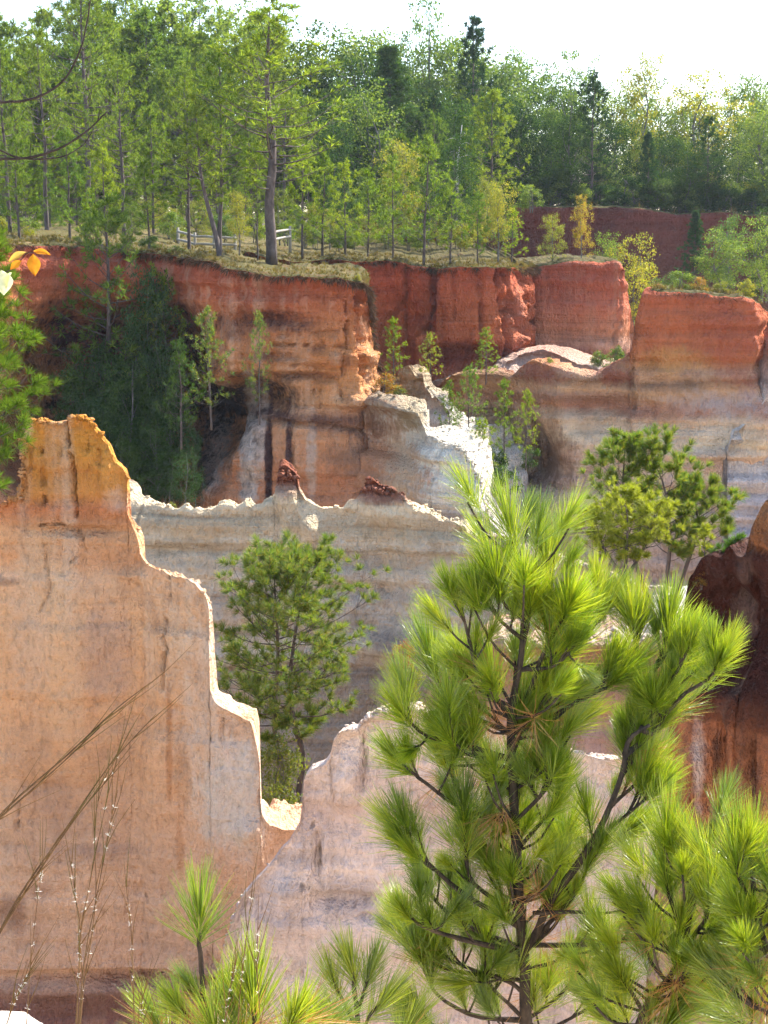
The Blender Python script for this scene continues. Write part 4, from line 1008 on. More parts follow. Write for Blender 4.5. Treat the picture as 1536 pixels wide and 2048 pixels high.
# bleached snag
b, h = at_px(913, 392, 250, 112)
T_ = MB(); rr = np.random.RandomState(8)
tp = curve([(0, 0, 0), (0.1, 0, h * 0.5), (0.35, 0, h)], 8)
T_.tube(tp, np.linspace(0.14, 0.03, 8), 6)
e = empty('dead_tree', b); link('trunk', T_.mesh('snag', [M_SNAG], True), e)
for i in range(9):
    t = 0.35 + 0.06 * i; s = np.array([np.interp(t, np.linspace(0, 1, 8), tp[:, k]) for k in range(3)])
    a = i * 2.2; L = rr.uniform(0.6, 1.6)
    M_ = MB(); M_.tube(curve([s, s + np.array((math.cos(a) * L * .6, math.sin(a) * L * .6, 0.25)), s + np.array((math.cos(a) * L, math.sin(a) * L, 0.1))], 5), np.linspace(0.04, 0.01, 5), 4)
    link('limb', M_.mesh('snag_limb', [M_SNAG], True), e)
tag(e, 'bleached dead tree standing in front of the dark woods', 'tree')

# ---- background woods
SKY = np.array([(-120, 20), (0, 25), (50, 60), (110, 40), (150, -10), (300, -30), (430, 0), (560, 25), (640, 60), (720, 55), (850, 60), (940, 62), (1000, 85), (1060, 105), (1130, 118), (1190, 145), (1235, 185), (1280, 150), (1320, 165), (1380, 165), (1440, 200), (1480, 165), (1560, 150), (1700, 150)], float)
rng = random.Random(11)
def gz(px, D):
    if px < 1040: return 0.35 + 0.02 * (D - 74)
    y = np.interp(px, [1040, 1180, 1300, 1360, 1440, 1560, 1900], [413, 416, 421, 428, 425, 436, 440])
    return float(P(px, y, 126)[2]) + 0.012 * (D - 126)
WHERE = [(60, 'at the far left'), (170, 'above the orange leaves'), (300, 'above the alcove'), (420, 'above the bending fence'), (530, 'left of the tallest pine'), (640, 'right of the tallest pine'), (760, 'above the left sunlit row'),
         (860, 'above the tallest young pine'), (960, 'above the right sunlit row'), (1060, 'above the notch'), (1160, 'above the red block'), (1260, 'left of the column-shaped cedar'), (1340, 'by the column-shaped cedar'), (1430, 'by the broad cedar'), (9999, 'at the far right')]
def wood(px, D, topy, ks, row, nm, mt, sx):
    z0 = gz(px, D)
    H = float(P(px, topy, D)[2] - z0)
    if H < 1.5: return
    look = {'shaded_woods_foliage': 'dark green', 'broad_foliage': 'green', 'yellowing_foliage': 'yellow-green', 'pine_foliage': 'green', 'young_pine_foliage': 'light green'}[mt.name]
    wh = next(w for lim, w in WHERE if px < lim)
    kd = 'pine' if nm == 'pine_tree' else 'leafy tree'
    tree(nm, ks[rng.randrange(len(ks))], (P(px, 430, D)[0], D, z0 - 0.4), H + 0.4, '%s %s %s, %s' % (look, kd, row, wh), 'tree', 'pines of the woods' if kd == 'pine' else 'broadleaf trees of the woods', mt, None, sx, rng)
pick = lambda *ms: ms[rng.randrange(len(ms))]
px = -110.0
while px < 1660:                                    # skyline row
    top = np.interp(px, SKY[:, 0], SKY[:, 1]) + rng.uniform(0, 45)
    D = rng.uniform(138, 156)
    if px < 560 and rng.random() < 0.55:
        wood(px, D, top, PW + PT, 'on the skyline', 'pine_tree', M_PINE, rng.uniform(0.9, 1.2))
    else:
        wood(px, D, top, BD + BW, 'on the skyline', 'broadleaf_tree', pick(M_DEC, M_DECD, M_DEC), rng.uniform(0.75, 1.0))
    px += rng.uniform(26, 44)
px = -110.0
while px < 1660:                                    # second row
    top = np.interp(px, SKY[:, 0], SKY[:, 1]) + rng.uniform(50, 140)
    D = rng.uniform(129, 136)
    if px < 600:
        wood(px, D, top, PW, 'in the second rank', 'pine_tree', M_PINE, rng.uniform(0.9, 1.2))
    else:
        wood(px, D, top, BW, 'in the second rank', 'broadleaf_tree', pick(M_DECD, M_DECD, M_DEC), rng.uniform(0.8, 1.05))
    px += rng.uniform(34, 56)
px = -80.0
while px < 1010:                                    # nearer rows, left half
    base = np.interp(px, SKY[:, 0], SKY[:, 1])
    for D0, lo, hi, row in ((118, 110, 230, 'deep in the woods'), (103, 180, 330, 'just behind the rim trees')):
        top = max(base, 20) + rng.uniform(lo, hi)
        D = D0 + rng.uniform(-5, 5)
        if px < 640 or rng.random() < 0.3:
            if px < 520 or D0 > 110:
                wood(px + rng.uniform(-15, 15), D, min(top, 360), PT + PW if D0 > 110 else PT + PY, row, 'pine_tree', M_PINE if rng.random() < 0.7 else M_PINEY, rng.uniform(0.8, 1.1))
        else:
            wood(px, D, min(top, 370), BD + BW, row, 'broadleaf_tree', pick(M_DEC, M_DECD, M_DECY), rng.uniform(0.7, 1.0))
    px += rng.uniform(48, 75)
px = -100.0
while px < 1660:                                    # dark undergrowth far back
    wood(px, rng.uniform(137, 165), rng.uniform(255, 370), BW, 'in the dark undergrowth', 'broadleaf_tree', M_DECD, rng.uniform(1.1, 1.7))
    px += rng.uniform(26, 40)
px = 1040.0
while px < 1640:                                    # sunlit undergrowth on the distant rim
    wood(px, rng.uniform(128, 131), rng.uniform(310, 395), BW, 'low on the distant rim', 'broadleaf_tree', pick(M_DECY, M_DEC, M_DECD), rng.uniform(1.0, 1.5))
    px += rng.uniform(30, 52)
px = -60.0
while px < 1030:                                    # undergrowth trees behind the near rim
    wood(px, rng.uniform(96, 126), rng.uniform(375, 440), BW, 'low behind the pines', 'broadleaf_tree', pick(M_DECY, M_DEC, M_DECD), rng.uniform(1.0, 1.6))
    px += rng.uniform(30, 50)

for k in range(34):                                 # thicket along the distant rim
    px = 1050 + k * 17 + rng.uniform(-6, 6); D = rng.uniform(127.2, 129.5)
    tree('shrub', SH[rng.randrange(3)], (P(px, 420, D)[0], D, gz(px, D) - 0.2), rng.uniform(1.5, 3.0), 'bush in the distant rim thicket, %s' % next(w for lim, w in WHERE if px < lim), 'shrub', 'thicket along the distant rim', (M_DECD, M_DEC, M_DECD)[k % 3], None, 1.2, rng)
# ---- alcove growth, left
ALC = [(BD, 0, 205, 1010, 700, 68.5, 0.9), (PT, 1, 228, 1010, 420, 69.5, 1.0), (BD, 1, 305, 1010, 535, 68, 0.5), (BD, 2, 165, 990, 790, 67, 0.9), (BW, 3, 265, 1010, 720, 66, 0.7),
       (BW, 0, 345, 1010, 760, 66, 0.6), (BW, 2, 235, 1020, 820, 65, 1.0), (BW, 1, 310, 1030, 840, 64.5, 0.9), (BW, 3, 372, 1030, 900, 65.5, 0.7), (PY, 1, 424, 860, 630, 68.5, 0.9), (PY, 2, 520, 850, 636, 68.8, 0.6), (PY, 0, 362, 900, 690, 67, 0.9),
       (PY, 2, 150, 980, 760, 68, 1.0), (BD, 3, 190, 1010, 800, 65.5, 1.0), (CD, 1, 300, 1020, 760, 66.5, 1.2), (CD, 0, 250, 1010, 720, 68, 1.0), (PT, 2, 342, 1000, 560, 69, 0.7)]
for _q in [(BW, 1, 140, 1000, 830, 66.5, 0.8), (BW, 0, 180, 1010, 740, 67.5, 0.55), (BW, 2, 285, 1010, 650, 68, 0.5), (BW, 3, 330, 1015, 680, 66.5, 0.5), (BW, 1, 215, 1010, 660, 69, 0.5), (BW, 0, 392, 1020, 850, 70.5, 0.45), (BW, 2, 256, 1020, 880, 64, 0.9), (BW, 3, 338, 1030, 900, 64, 0.8), (BD, 1, 160, 1000, 700, 69, 0.5), (BW, 1, 310, 700, 530, 69.5, 0.8)]:
    ALC.append(_q)

ALAB = ['broad dark tree in the alcove left of its tall pine', 'tall pine rising from the alcove past the cliff rim', 'glossy-leaved tree against the cliff right of the alcove pine', 'grey-green tree in the left of the alcove', 'leafy tree in the middle of the alcove',
        'dark tree at the right side of the alcove', 'rounded tree low in the alcove', 'dark leafy tree above the grey fin', 'creeper-covered tree at the streaked cliff foot', 'small bright-topped pine against the orange cliff', 'smallest bright pine on the orange cliff ledge', 'young pine at the alcove edge',
        'dark tree at the far left of the alcove', 'low tree behind the orange tower', 'dark cedar low in the alcove', 'dark cedar behind the alcove trees', 'thin pine at the right of the alcove',
        'low dark tree behind the left slope of the orange tower', 'narrow vine-draped tree left of the alcove pine', 'vine-draped tree right of the alcove pine', 'vine-draped tree near the streaked cliff', 'dark narrow tree just behind the alcove pine', 'creeper mass on the streaked cliff foot', 'lowest dark tree above the grey fin, left', 'lowest dark tree above the grey fin, right', 'narrow dark tree at the left of the alcove', 'leafy creeper hanging from the rim above the alcove']
for (ks, i, px, by, ty, D, sx), lab in zip(ALC, ALAB):
    if px < 350: D = D + 6.5
    b, h = at_px(px, by, ty, D)
    bright = px in (424, 520)
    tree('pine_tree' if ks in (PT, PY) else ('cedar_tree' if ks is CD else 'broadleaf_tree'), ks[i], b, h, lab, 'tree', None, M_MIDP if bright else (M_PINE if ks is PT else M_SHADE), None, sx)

# ---- shrubs on ledges and rims
SHR = [(1360, 590, 540, 75.5, M_DEC, 'grey-green shrub on top of the right block'), (1400, 592, 552, 75, M_DECO, 'reddish shrub on top of the right block'), (1440, 594, 560, 75, M_DECY, 'yellow-green shrub on top of the right block'),
       (1490, 598, 556, 75, M_DECY, 'large yellow shrub at the end of the right block'), (1320, 585, 565, 75, M_DECO, 'low dry shrub at the left corner of the right block'), (770, 800, 745, 74, M_DECO, 'orange-yellow shrub at the foot of the red corner'), (800, 800, 770, 73.5, M_DECY, 'green shrub on the head of the white spur'),
       (840, 770, 735, 77, M_DEC, 'dark shrub on the pale saddle'), (1100, 735, 712, 76, M_DEC, 'small shrub on the red ledge'), (1232, 735, 690, 80, M_DEC, 'grey shrub below the sunlit red edge'), (1200, 745, 700, 82, M_DEC, 'pale shrub in the notch of the red blocks'), (715, 565, 545, 71.5, M_DECY, 'tiny shrub on the corner of the left cliff'),
       (1060, 940, 890, 72, M_SHADE, 'dark shrub in the recess of the banded block'), (990, 960, 900, 70, M_SHADE, 'dark shrub in the pale gully'), (1010, 1000, 930, 68, M_SHADE, 'shrub low in the gully behind the large pine'), (300, 520, 470, 79, M_DEC, 'bush spilling over the rim of the alcove'), (250, 530, 480, 78, M_DEC, 'bush at the rim above the alcove pine'),
       (350, 545, 490, 77, M_DEC, 'dark bush on the cliff edge left of the leaning pine'), (160, 510, 470, 79, M_DEC, 'low bush on the rim near the left edge'), (262, 1012, 985, 54, M_DECY, 'small bright weed on the grey fin'), (345, 1020, 1000, 53.5, M_DECY, 'tuft of weeds on the grey fin crest')]
for (px, by, ty, D, mt, lab) in SHR:
    b, h = at_px(px, by, ty, D)
    tree('shrub', SH[rng.randrange(3)], b - np.array((0, 0, 0.08)), h, lab, 'shrub', None, mt, None, rng.uniform(0.9, 1.3), rng)
for k in range(34):                                 # undergrowth on the sunlit rim
    px = rng.uniform(-20, 1060); D = rng.uniform(80, 96) if px < 560 else rng.uniform(88.5, 98)
    if 340 < px < 600: D = rng.uniform(89, 97)
    z0 = gz(px, D) + 0.1
    if px > 560: z0 -= 0.55 - 0.02 * (D - 86)
    tree('shrub', SH[rng.randrange(3)], (P(px, 500, D)[0], D, z0 - 0.1), rng.uniform(0.8, 1.7), 'low %s scrub bush among the rim pines, %s' % (('yellow-green', 'green')[k % 2], next(w for lim, w in WHERE if px < lim)), 'shrub', 'scrub under the rim pines', (M_DECY, M_DEC)[k % 2], None, 1.1, rng)

# ---- grass on the rims (nobody could count it)
GR = leaf_mat('rim_grass_blades', [(0.09, 0.085, 0.025), (0.17, 0.125, 0.05), (0.07, 0.075, 0.022), (0.24, 0.18, 0.085), (0.12, 0.06, 0.03)], (1.5, 1.5, 0.8), 0.4)
def rim_grass(nm, oname, per_m, depth, h, label, seed, p_over=0.5, wmin=3.0, mat=None, hang=0.9):
    I = RIMS[oname]; r = np.random.RandomState(seed)
    T = I['top']; R = T.shape[0]
    ok = np.where(I['W'] > wmin)[0]
    L = len(ok) * 0.12
    n = int(L * per_m)
    ci = ok[r.randint(0, len(ok), n)]
    dist = depth * r.uniform(0, 1, n) ** 1.8
    keep = (fbm(I['crest'][ci, 0] * 0.45, dist * 0.6, seed, 3) + r.uniform(-0.3, 0.5, n)) > 0.0
    ci, dist = ci[keep], dist[keep]; n = len(ci)
    fr = np.array([0.004, 0.012, 0.03, 0.06, 0.1, 0.16, 0.24, 0.34, 0.46, 0.6, 0.8, 1.0])
    f = np.clip(dist / I['W'][ci], 0.0, 0.99)
    k = np.clip(np.searchsorted(fr, f), 1, R - 1)
    t = np.clip((f - fr[k - 1]) / (fr[k] - fr[k - 1]), 0, 1)[:, None]
    p = T[k - 1, ci] * (1 - t) + T[k, ci] * t
    d = np.tile(np.array((0, 0, 1.0)), (n, 1)) + np.where(dist < 0.25, 1.0, 0.0)[:, None] * np.stack([I['n'][ci, 0], I['n'][ci, 1], -hang * np.ones(n)], 1) * (r.rand(n, 1) < p_over)
    mb = MB()
    clumps(mb, p - np.array((0, 0, 0.05)), unit(d), r, 9, h, 0.028, 0.35)
    o = link(nm, mb.mesh(nm, [mat or GR]))
    tag(o, label, 'grass', None, 'stuff')
rim_grass('rim_grass', LB, 64, 11, 0.26, 'dry yellow-green grass along the left cliff rim', 1)
rim_grass('rim_grass', MID, 64, 10, 0.26, 'dry grass under the young pines on the red cliff', 2)
rim_grass('rim_grass', RB, 40, 5, 0.32, 'dry grass on top of the right block', 3)
rim_grass('rim_grass', FAR, 10, 6, 0.6, 'grass along the distant rim', 4)

LIT = leaf_mat('rim_litter_strands', [(0.05, 0.028, 0.018), (0.09, 0.05, 0.03), (0.14, 0.09, 0.055), (0.04, 0.03, 0.02)], (1.2, 1.1, 1.0), 0.15)
rim_grass('rim_litter', LB, 16, 0.24, 0.55, 'dark roots and pine straw hanging over the left cliff edge', 11, 1.0, mat=LIT, hang=1.7)
rim_grass('rim_litter', MID, 16, 0.24, 0.55, 'dark roots and pine straw hanging over the middle cliff edge', 12, 1.0, mat=LIT, hang=1.7)
rim_grass('rim_litter', RB, 14, 0.24, 0.45, 'dark roots hanging over the edge of the right block', 13, 1.0, mat=LIT, hang=1.7)

# ---- split rail fence
M_RAIL = bark_mat('fence_wood', (0.26, 0.23, 0.19), (0.40, 0.36, 0.31), 3)
def fence(posts, rails, label):
    e = empty('rail_fence', P(*posts[0][:2], posts[0][3]))
    o0 = np.array(e.location)
    for (px, yb, yt, D) in posts:
        a = P(px, yb, D); b = P(px, yt, D)
        m_ = MB(); m_.tube(np.array([a - np.array((0, 0, 0.3)), (a + b) / 2 + np.array((.01, 0, 0)), b]) - o0, [0.085, 0.08, 0.075], 7)
        link('post', m_.mesh('post', [M_RAIL], True), e)
    for (x0, y0, D0, x1, y1, D1) in rails:
        a = P(x0, y0, D0); b = P(x1, y1, D1)
        d = unit(b - a)
        m_ = MB(); m_.tube(np.array([a - d * 0.12, a, (a + b) / 2 + np.array((0, 0, 0.02)), b, b + d * 0.12]) - o0, [0.045, 0.07, 0.075, 0.07, 0.045], 6)
        link('rail', m_.mesh('rail', [M_RAIL], True), e)
    tag(e, label, 'fence')
fence([(356, 497, 455, 86), (390, 505, 465, 84.5), (428, 506, 467, 84), (470, 506, 468, 84)],
      [(356, 463, 85.9, 390, 473, 84.4), (390, 473, 84.4, 428, 474, 83.9), (428, 475, 83.9, 470, 476, 83.9), (356, 479, 85.9, 390, 488, 84.4), (390, 488, 84.4, 428, 489, 83.9), (428, 489, 83.9, 470, 490, 83.9)],
      'weathered split-rail fence bending behind the leaning pine')
fence([(536, 500, 458, 84), (580, 494, 452, 87)], [(536, 467, 83.9, 580, 459, 86.9), (536, 482, 83.9, 580, 473, 86.9)],
      'short split-rail fence right of the tallest pine')

# ---- alike labels are told apart by their order in the row
def _order():
    by = {}
    for o in bpy.data.objects:
        if o.parent is None and o.get('group') and o.get('label'):
            by.setdefault(o['label'], []).append(o)
    for lab, os_ in by.items():
        if len(os_) < 2: continue
        os_.sort(key=lambda o: o.location.x / o.location.y)
        words = ['leftmost', 'second from left', 'third from left', 'fourth from left', 'fifth from left', 'sixth from left', 'seventh from left', 'eighth from left', 'ninth from left', 'tenth from left', 'rightmost']
        if len(os_) == 2: words = ['left of two', 'right of two']
        for o, w in zip(os_, words): o['label'] = lab + ', ' + w
_order()

# ================================================================== MID-DISTANCE PINES
def px_tree(name, label, base, trunks, seed, mats, cat='tree', **kw):
    b = P(*base)
    tps = [np.array([P(*q) for q in t]) - b for t in trunks]
    me = pine_meshes(name, seed, kw.pop('H'), kw.pop('r0'), trunks=tps, mats=mats, **kw)
    e = empty('pine_tree', b)
    link('trunk', me[0], e); link('crown', me[1], e)
    tag(e, label, cat)
    return e
px_tree('twin_pine', 'twin-trunked pine standing between the tan fin and the grey fin', (590, 1660, 38),
        [[(598, 1660, 38), (590, 1600, 38), (562, 1540, 38), (548, 1440, 38), (556, 1320, 38), (552, 1220, 38), (548, 1150, 38)],
         [(592, 1660, 38.2), (598, 1580, 38.2), (606, 1510, 38.2), (584, 1430, 38.3), (582, 1330, 38.4), (598, 1220, 38.4), (600, 1128, 38.4)]],
        211, (M_BARK, M_MIDP), H=6.6, r0=0.10, start=0.42, spread=0.32, nl=52, blades=64, bl=0.24, bw=0.010, shape='round', sub=7, up=0.22, cl_spread=0.6)
px_tree('right_pine', 'dense dark green pine behind the top of the large pine', (1330, 1290, 27),
        [[(1330, 1290, 27), (1332, 1180, 27), (1340, 1080, 27), (1330, 980, 27), (1300, 905, 27)], [(1330, 1260, 27.2), (1370, 1140, 27.2), (1395, 1060, 27.4), (1388, 985, 27.4)], [(1320, 1260, 27), (1270, 1120, 27.2), (1246, 1000, 27.2), (1250, 900, 27.2)]],
        221, (M_BARK, M_MIDP), H=3.0, r0=0.05, start=0.38, spread=0.28, nl=30, blades=64, bl=0.18, bw=0.008, shape='round', sub=5, up=0.4, cl_spread=0.42)
px_tree('lime_pine', 'small yellow-green pine in front of the dense dark pine', (1250, 1200, 24),
        [[(1250, 1200, 24), (1252, 1120, 24), (1255, 1050, 24), (1250, 990, 24)], [(1252, 1160, 24), (1290, 1090, 24.2), (1310, 1030, 24.2)], [(1250, 1160, 24), (1210, 1100, 24), (1190, 1040, 24.2)]],
        231, (M_BARK, M_LIME), H=1.9, r0=0.035, start=0.30, spread=0.30, nl=26, blades=34, bl=0.12, bw=0.009, shape='round', sub=4, up=0.3, cl_spread=0.7)
px_tree('thin_pine', 'thin pine sapling on the edge of the maroon wall', (1410, 1166, 22.8), [[(1410, 1166, 22.8), (1409, 1110, 22.8), (1411, 1056, 22.8)]],
        241, (M_BARK, M_LIME), H=0.8, r0=0.012, start=0.45, spread=0.20, nl=14, blades=36, bl=0.11, bw=0.007, shape='pine', sub=1, up=0.5, cl_spread=0.5)
px_tree('low_pine', 'low pine sprig at the top of the maroon wall slope', (1440, 1130, 22.6), [[(1425, 1130, 22.6), (1450, 1106, 22.6), (1485, 1080, 22.6)]],
        242, (M_BARK, M_MIDG), H=0.6, r0=0.012, start=0.2, spread=0.22, nl=14, blades=36, bl=0.13, bw=0.008, shape='pine', sub=1, up=0.5, cl_spread=0.5)
px_tree('edge_pine', 'pine at the left edge reaching in beside the orange tower', (-90, 1400, 20),
        [[(-90, 1400, 20), (-80, 1150, 20), (-70, 900, 20), (-66, 700, 20), (-60, 450, 20)]],
        251, (M_BARK, M_PINEY), H=6.2, r0=0.06, start=0.40, spread=0.165, nl=80, blades=64, bl=0.17, bw=0.006, shape='column', sub=5, up=0.25, cl_spread=0.6)

def leafy_px(name, label, px, by, ty, D, mt, pr, cat='shrub', sx=1.0):
    b, h = at_px(px, by, ty, D)
    return tree(name, pr, b, h, label, cat, None, mt, 0.7, sx)
SHB = (*broad_meshes('leafy_bush', 301, 2.2, 0.03, 0.75, 0.05, 90, 34, 0.085, rad=0.22, stems=3, lumps=8), 2.2)
leafy_px('shrub', 'leafy bush at the foot of the twin-trunked pine', 560, 1660, 1478, 36.5, M_DECY, SHB, sx=0.85)
leafy_px('shrub', 'small red-leaved shrub on the saddle between the fins', 602, 1662, 1612, 31, M_DECO, SHB, sx=0.7)
leafy_px('shrub', 'orange-brown shrub at the foot of the grey fin', 808, 1360, 1282, 42, M_DECO, SHB, sx=0.9)
leafy_px('shrub', 'pale green shrub below the orange-brown shrub', 820, 1420, 1330, 41, M_DECY, SHB, sx=0.9)
leafy_px('shrub', 'dry tuft of growth on the corner of the maroon wall', 1402, 1180, 1140, 22.6, M_DECO, SHB, sx=1.0)

# ================================================================== NEAR PINES WITH REAL NEEDLES
M_NEED = leaf_mat('near_needles', [(0.12, 0.21, 0.015), (0.20, 0.30, 0.015), (0.30, 0.39, 0.02), (0.38, 0.42, 0.03), (0.14, 0.24, 0.02)], (1.6, 1.45, 0.5), 0.5, 0.07, [(0.45, 0.55, 0.6), (0.85, 0.9, 0.8), (1.05, 1.0, 1.0), (0.62, 0.72, 0.7), (1.15, 1.05, 0.8)], 0.28)
M_DEAD = leaf_mat('dead_needles', [(0.42, 0.17, 0.05), (0.50, 0.26, 0.08), (0.34, 0.13, 0.04)], (1.4, 1.3, 0.9), 0.35, 0.05, None, 0.4)

def tuft_mesh(name, seed, n, mat, shoot=0.15, ln=0.21, a0=58, a1=9, rad=0.0009, bend=0.18):
    rng = np.random.RandomState(seed)
    t = rng.uniform(0, 1, n) ** 0.8
    th = np.radians(a0 * (1 - t) ** 0.9 + a1 + rng.normal(0, 7, n))
    ph = rng.uniform(0, 6.283, n)
    d = np.stack([np.sin(th) * np.cos(ph), np.sin(th) * np.sin(ph), np.cos(th)], 1)
    p = np.stack([0.004 * np.cos(ph), 0.004 * np.sin(ph), t * shoot], 1)
    l = ln * rng.uniform(0.72, 1.1, n)
    bdir = unit(rng.normal(size=(n, 3))) * bend * rng.uniform(0, 1, (n, 1))
    a = unit(np.cross(d, rng.normal(size=(n, 3)))); b = np.cross(d, a)
    segs = [(0.0, 0.8), (0.35, 1.0), (0.7, 0.85), (1.0, 0.2)]
    V = []
    for f, w in segs:
        c = p + d * (l * f)[:, None] + bdir * (l * f * f)[:, None]
        V += [c + a * rad * w, c + b * rad * w * 0.6, c - a * rad * w]
    V = np.stack(V, 1).reshape(-1, 3)
    base = np.arange(n)[:, None] * 12
    Q = []
    for s in range(3):
        for k in range(2):
            Q.append([s * 3 + k, s * 3 + k + 1, (s + 1) * 3 + k + 1, (s + 1) * 3 + k])
    Q = (base[:, None, :] + np.array(Q)[None]).reshape(-1, 4)
    return mesh_np(name, V, Q, [mat])
TUFT = [tuft_mesh('needle_tuft%d' % i, 400 + i, 190, M_NEED, 0.10 + 0.02 * (i % 3), 0.150 + 0.02 * (i % 3), 30 + 6 * (i % 3), 6, 0.00125, 0.14) for i in range(6)]
TUFTW = [tuft_mesh('wide_tuft%d' % i, 420 + i, 90, M_NEED, 0.17, 0.14, 42, 16, 0.0012, 0.22) for i in range(3)]
TUFTD = [tuft_mesh('dead_tuft%d' % i, 440 + i, 34, M_DEAD, 0.05, 0.17, 35, 25, 0.0009, 0.35) for i in range(2)]

def near_pine(label, trunk, branches, D, seed, r0=0.022, auto=True, scale=0.82, dead=0.35, fill=0, limbs=()):
    """trunk: [(px, py, dD)], branches: [points]; each branch ends in a needle tuft"""
    rng = np.random.RandomState(seed)
    W = lambda q: P(q[0], q[1], D + (q[2] if len(q) > 2 else 0.0))
    b = W(trunk[0])
    e = empty('pine_sapling', b)
    mb = MB()
    tp = curve([W(q) for q in trunk], 26)
    tp = tp + np.cumsum(rng.normal(0, 0.0015, tp.shape), 0)
    mb.tube(tp - b, np.linspace(r0, 0.006, 26), 8, 0.10, rng)
    link('trunk', mb.mesh('sapling_trunk', [M_TWIG], True), e)
    def put(parent, p, d, kind=TUFT, s=1.0):
        o = link('needle_tuft', kind[rng.randint(len(kind))], parent)
        q = Vector(d).to_track_quat('Z', 'Y') @ Quaternion((0, 0, 1), rng.uniform(0, 6.28))
        o.matrix_local = Matrix.LocRotScale(Vector(p - b), q, Vector((s, s, s)))
    wood_ = np.concatenate([tp] + [np.asarray(l) for l in limbs])
    top = unit(tp[-1] - tp[-3])
    put(e, tp[-1] - top * 0.05, top, TUFT, scale * 1.1)
    for bi, br in enumerate(branches):
        lpx = sum(math.hypot(br[k + 1][0] - br[k][0], br[k + 1][1] - br[k][1]) for k in range(len(br) - 1)) * D / F
        dd = rng.uniform(-0.6, 0.6) * lpx
        pts = []
        n = len(br)
        for k, q in enumerate(br):
            f = k / (n - 1)
            extra = dd * f if len(q) < 3 else q[2] * f
            pts.append(P(q[0], q[1], D + extra))
        near = wood_[np.argmin(np.linalg.norm(wood_ - (pts[0] + np.array((0, 0, -0.03))), axis=1))]
        if np.linalg.norm(near - pts[0]) > 0.05: pts = [near] + pts
        else: pts[0] = near
        bp = curve(pts, 12)
        L = np.linalg.norm(np.diff(bp, axis=0), axis=1).sum()
        m_ = MB(); rr = min(0.011, 0.0045 + 0.012 * L)
        m_.tube(bp - b, np.linspace(rr, 0.0035, 12), 6, 0.12, rng)
        bo = link('branch', m_.mesh('sapling_branch', [M_TWIG], True), e)
        d = unit(bp[-1] - bp[-3])
        d = unit(d + np.array((0, 0, 0.25)))
        put(bo, bp[-1] - d * 0.08, d, TUFT, scale * rng.uniform(0.75, 1.12))
        if L > 0.10 and rng.rand() < 0.6:
            put(bo, bp[-2] - d * 0.12, unit(d + rng.normal(0, 0.2, 3)), TUFTW, scale * rng.uniform(0.8, 1.0))
        if auto and L > 0.16:
            for s in range(2 + (L > 0.2) + (L > 0.3) + (L > 0.4)):
                u = rng.uniform(0.3, 0.88)
                q = bp[int(u * 11)]
                sd = unit(d + rng.normal(0, 0.55, 3) * np.array((1, 0.7, 1)) + np.array((0, 0, 0.35)))
                ln = rng.uniform(0.05, 0.12)
                m2 = MB(); m2.tube(curve([q - b, q + sd * ln * 0.5 - b, q + sd * ln + np.array((0, 0, 0.02)) - b], 5), np.linspace(0.004, 0.003, 5), 5)
                t2 = link('twig', m2.mesh('sapling_twig', [M_TWIG], True), bo)
                put(bo, q + sd * (ln - 0.04), unit(sd + np.array((0, 0, 0.3))), TUFT, scale * rng.uniform(0.55, 1.0))
        if rng.rand() < dead:
            put(bo, bp[-3], unit(rng.normal(0, 1, 3) + np.array((0, 0, -0.3))), TUFTD, scale)
    for k in range(fill):                           # short side shoots along the upper trunk
        i = rng.randint(6, 25) if rng.rand() < 0.5 else rng.randint(6, 16); pnt = tp[i]; az = rng.uniform(0, 6.28)
        sd = unit(np.array((math.cos(az), math.sin(az) * 0.8, rng.uniform(0.2, 0.9))))
        ln = rng.uniform(0.10, 0.26)
        m_ = MB(); bp = curve([pnt, pnt + sd * ln * 0.6, pnt + sd * ln + np.array((0, 0, 0.05))], 6)
        m_.tube(bp - b, np.linspace(0.005, 0.003, 6), 5)
        bo = link('branch', m_.mesh('side_shoot', [M_TWIG], True), e)
        put(bo, bp[-1] - sd * 0.05, unit(sd + np.array((0, 0, 0.7))), TUFT, scale * rng.uniform(0.6, 0.9))
        if rng.rand() < dead: put(bo, bp[2], unit(rng.normal(0, 1, 3) + np.array((0, 0, -0.3))), TUFTD, scale)
    tag(e, label, 'tree')
    return e, b

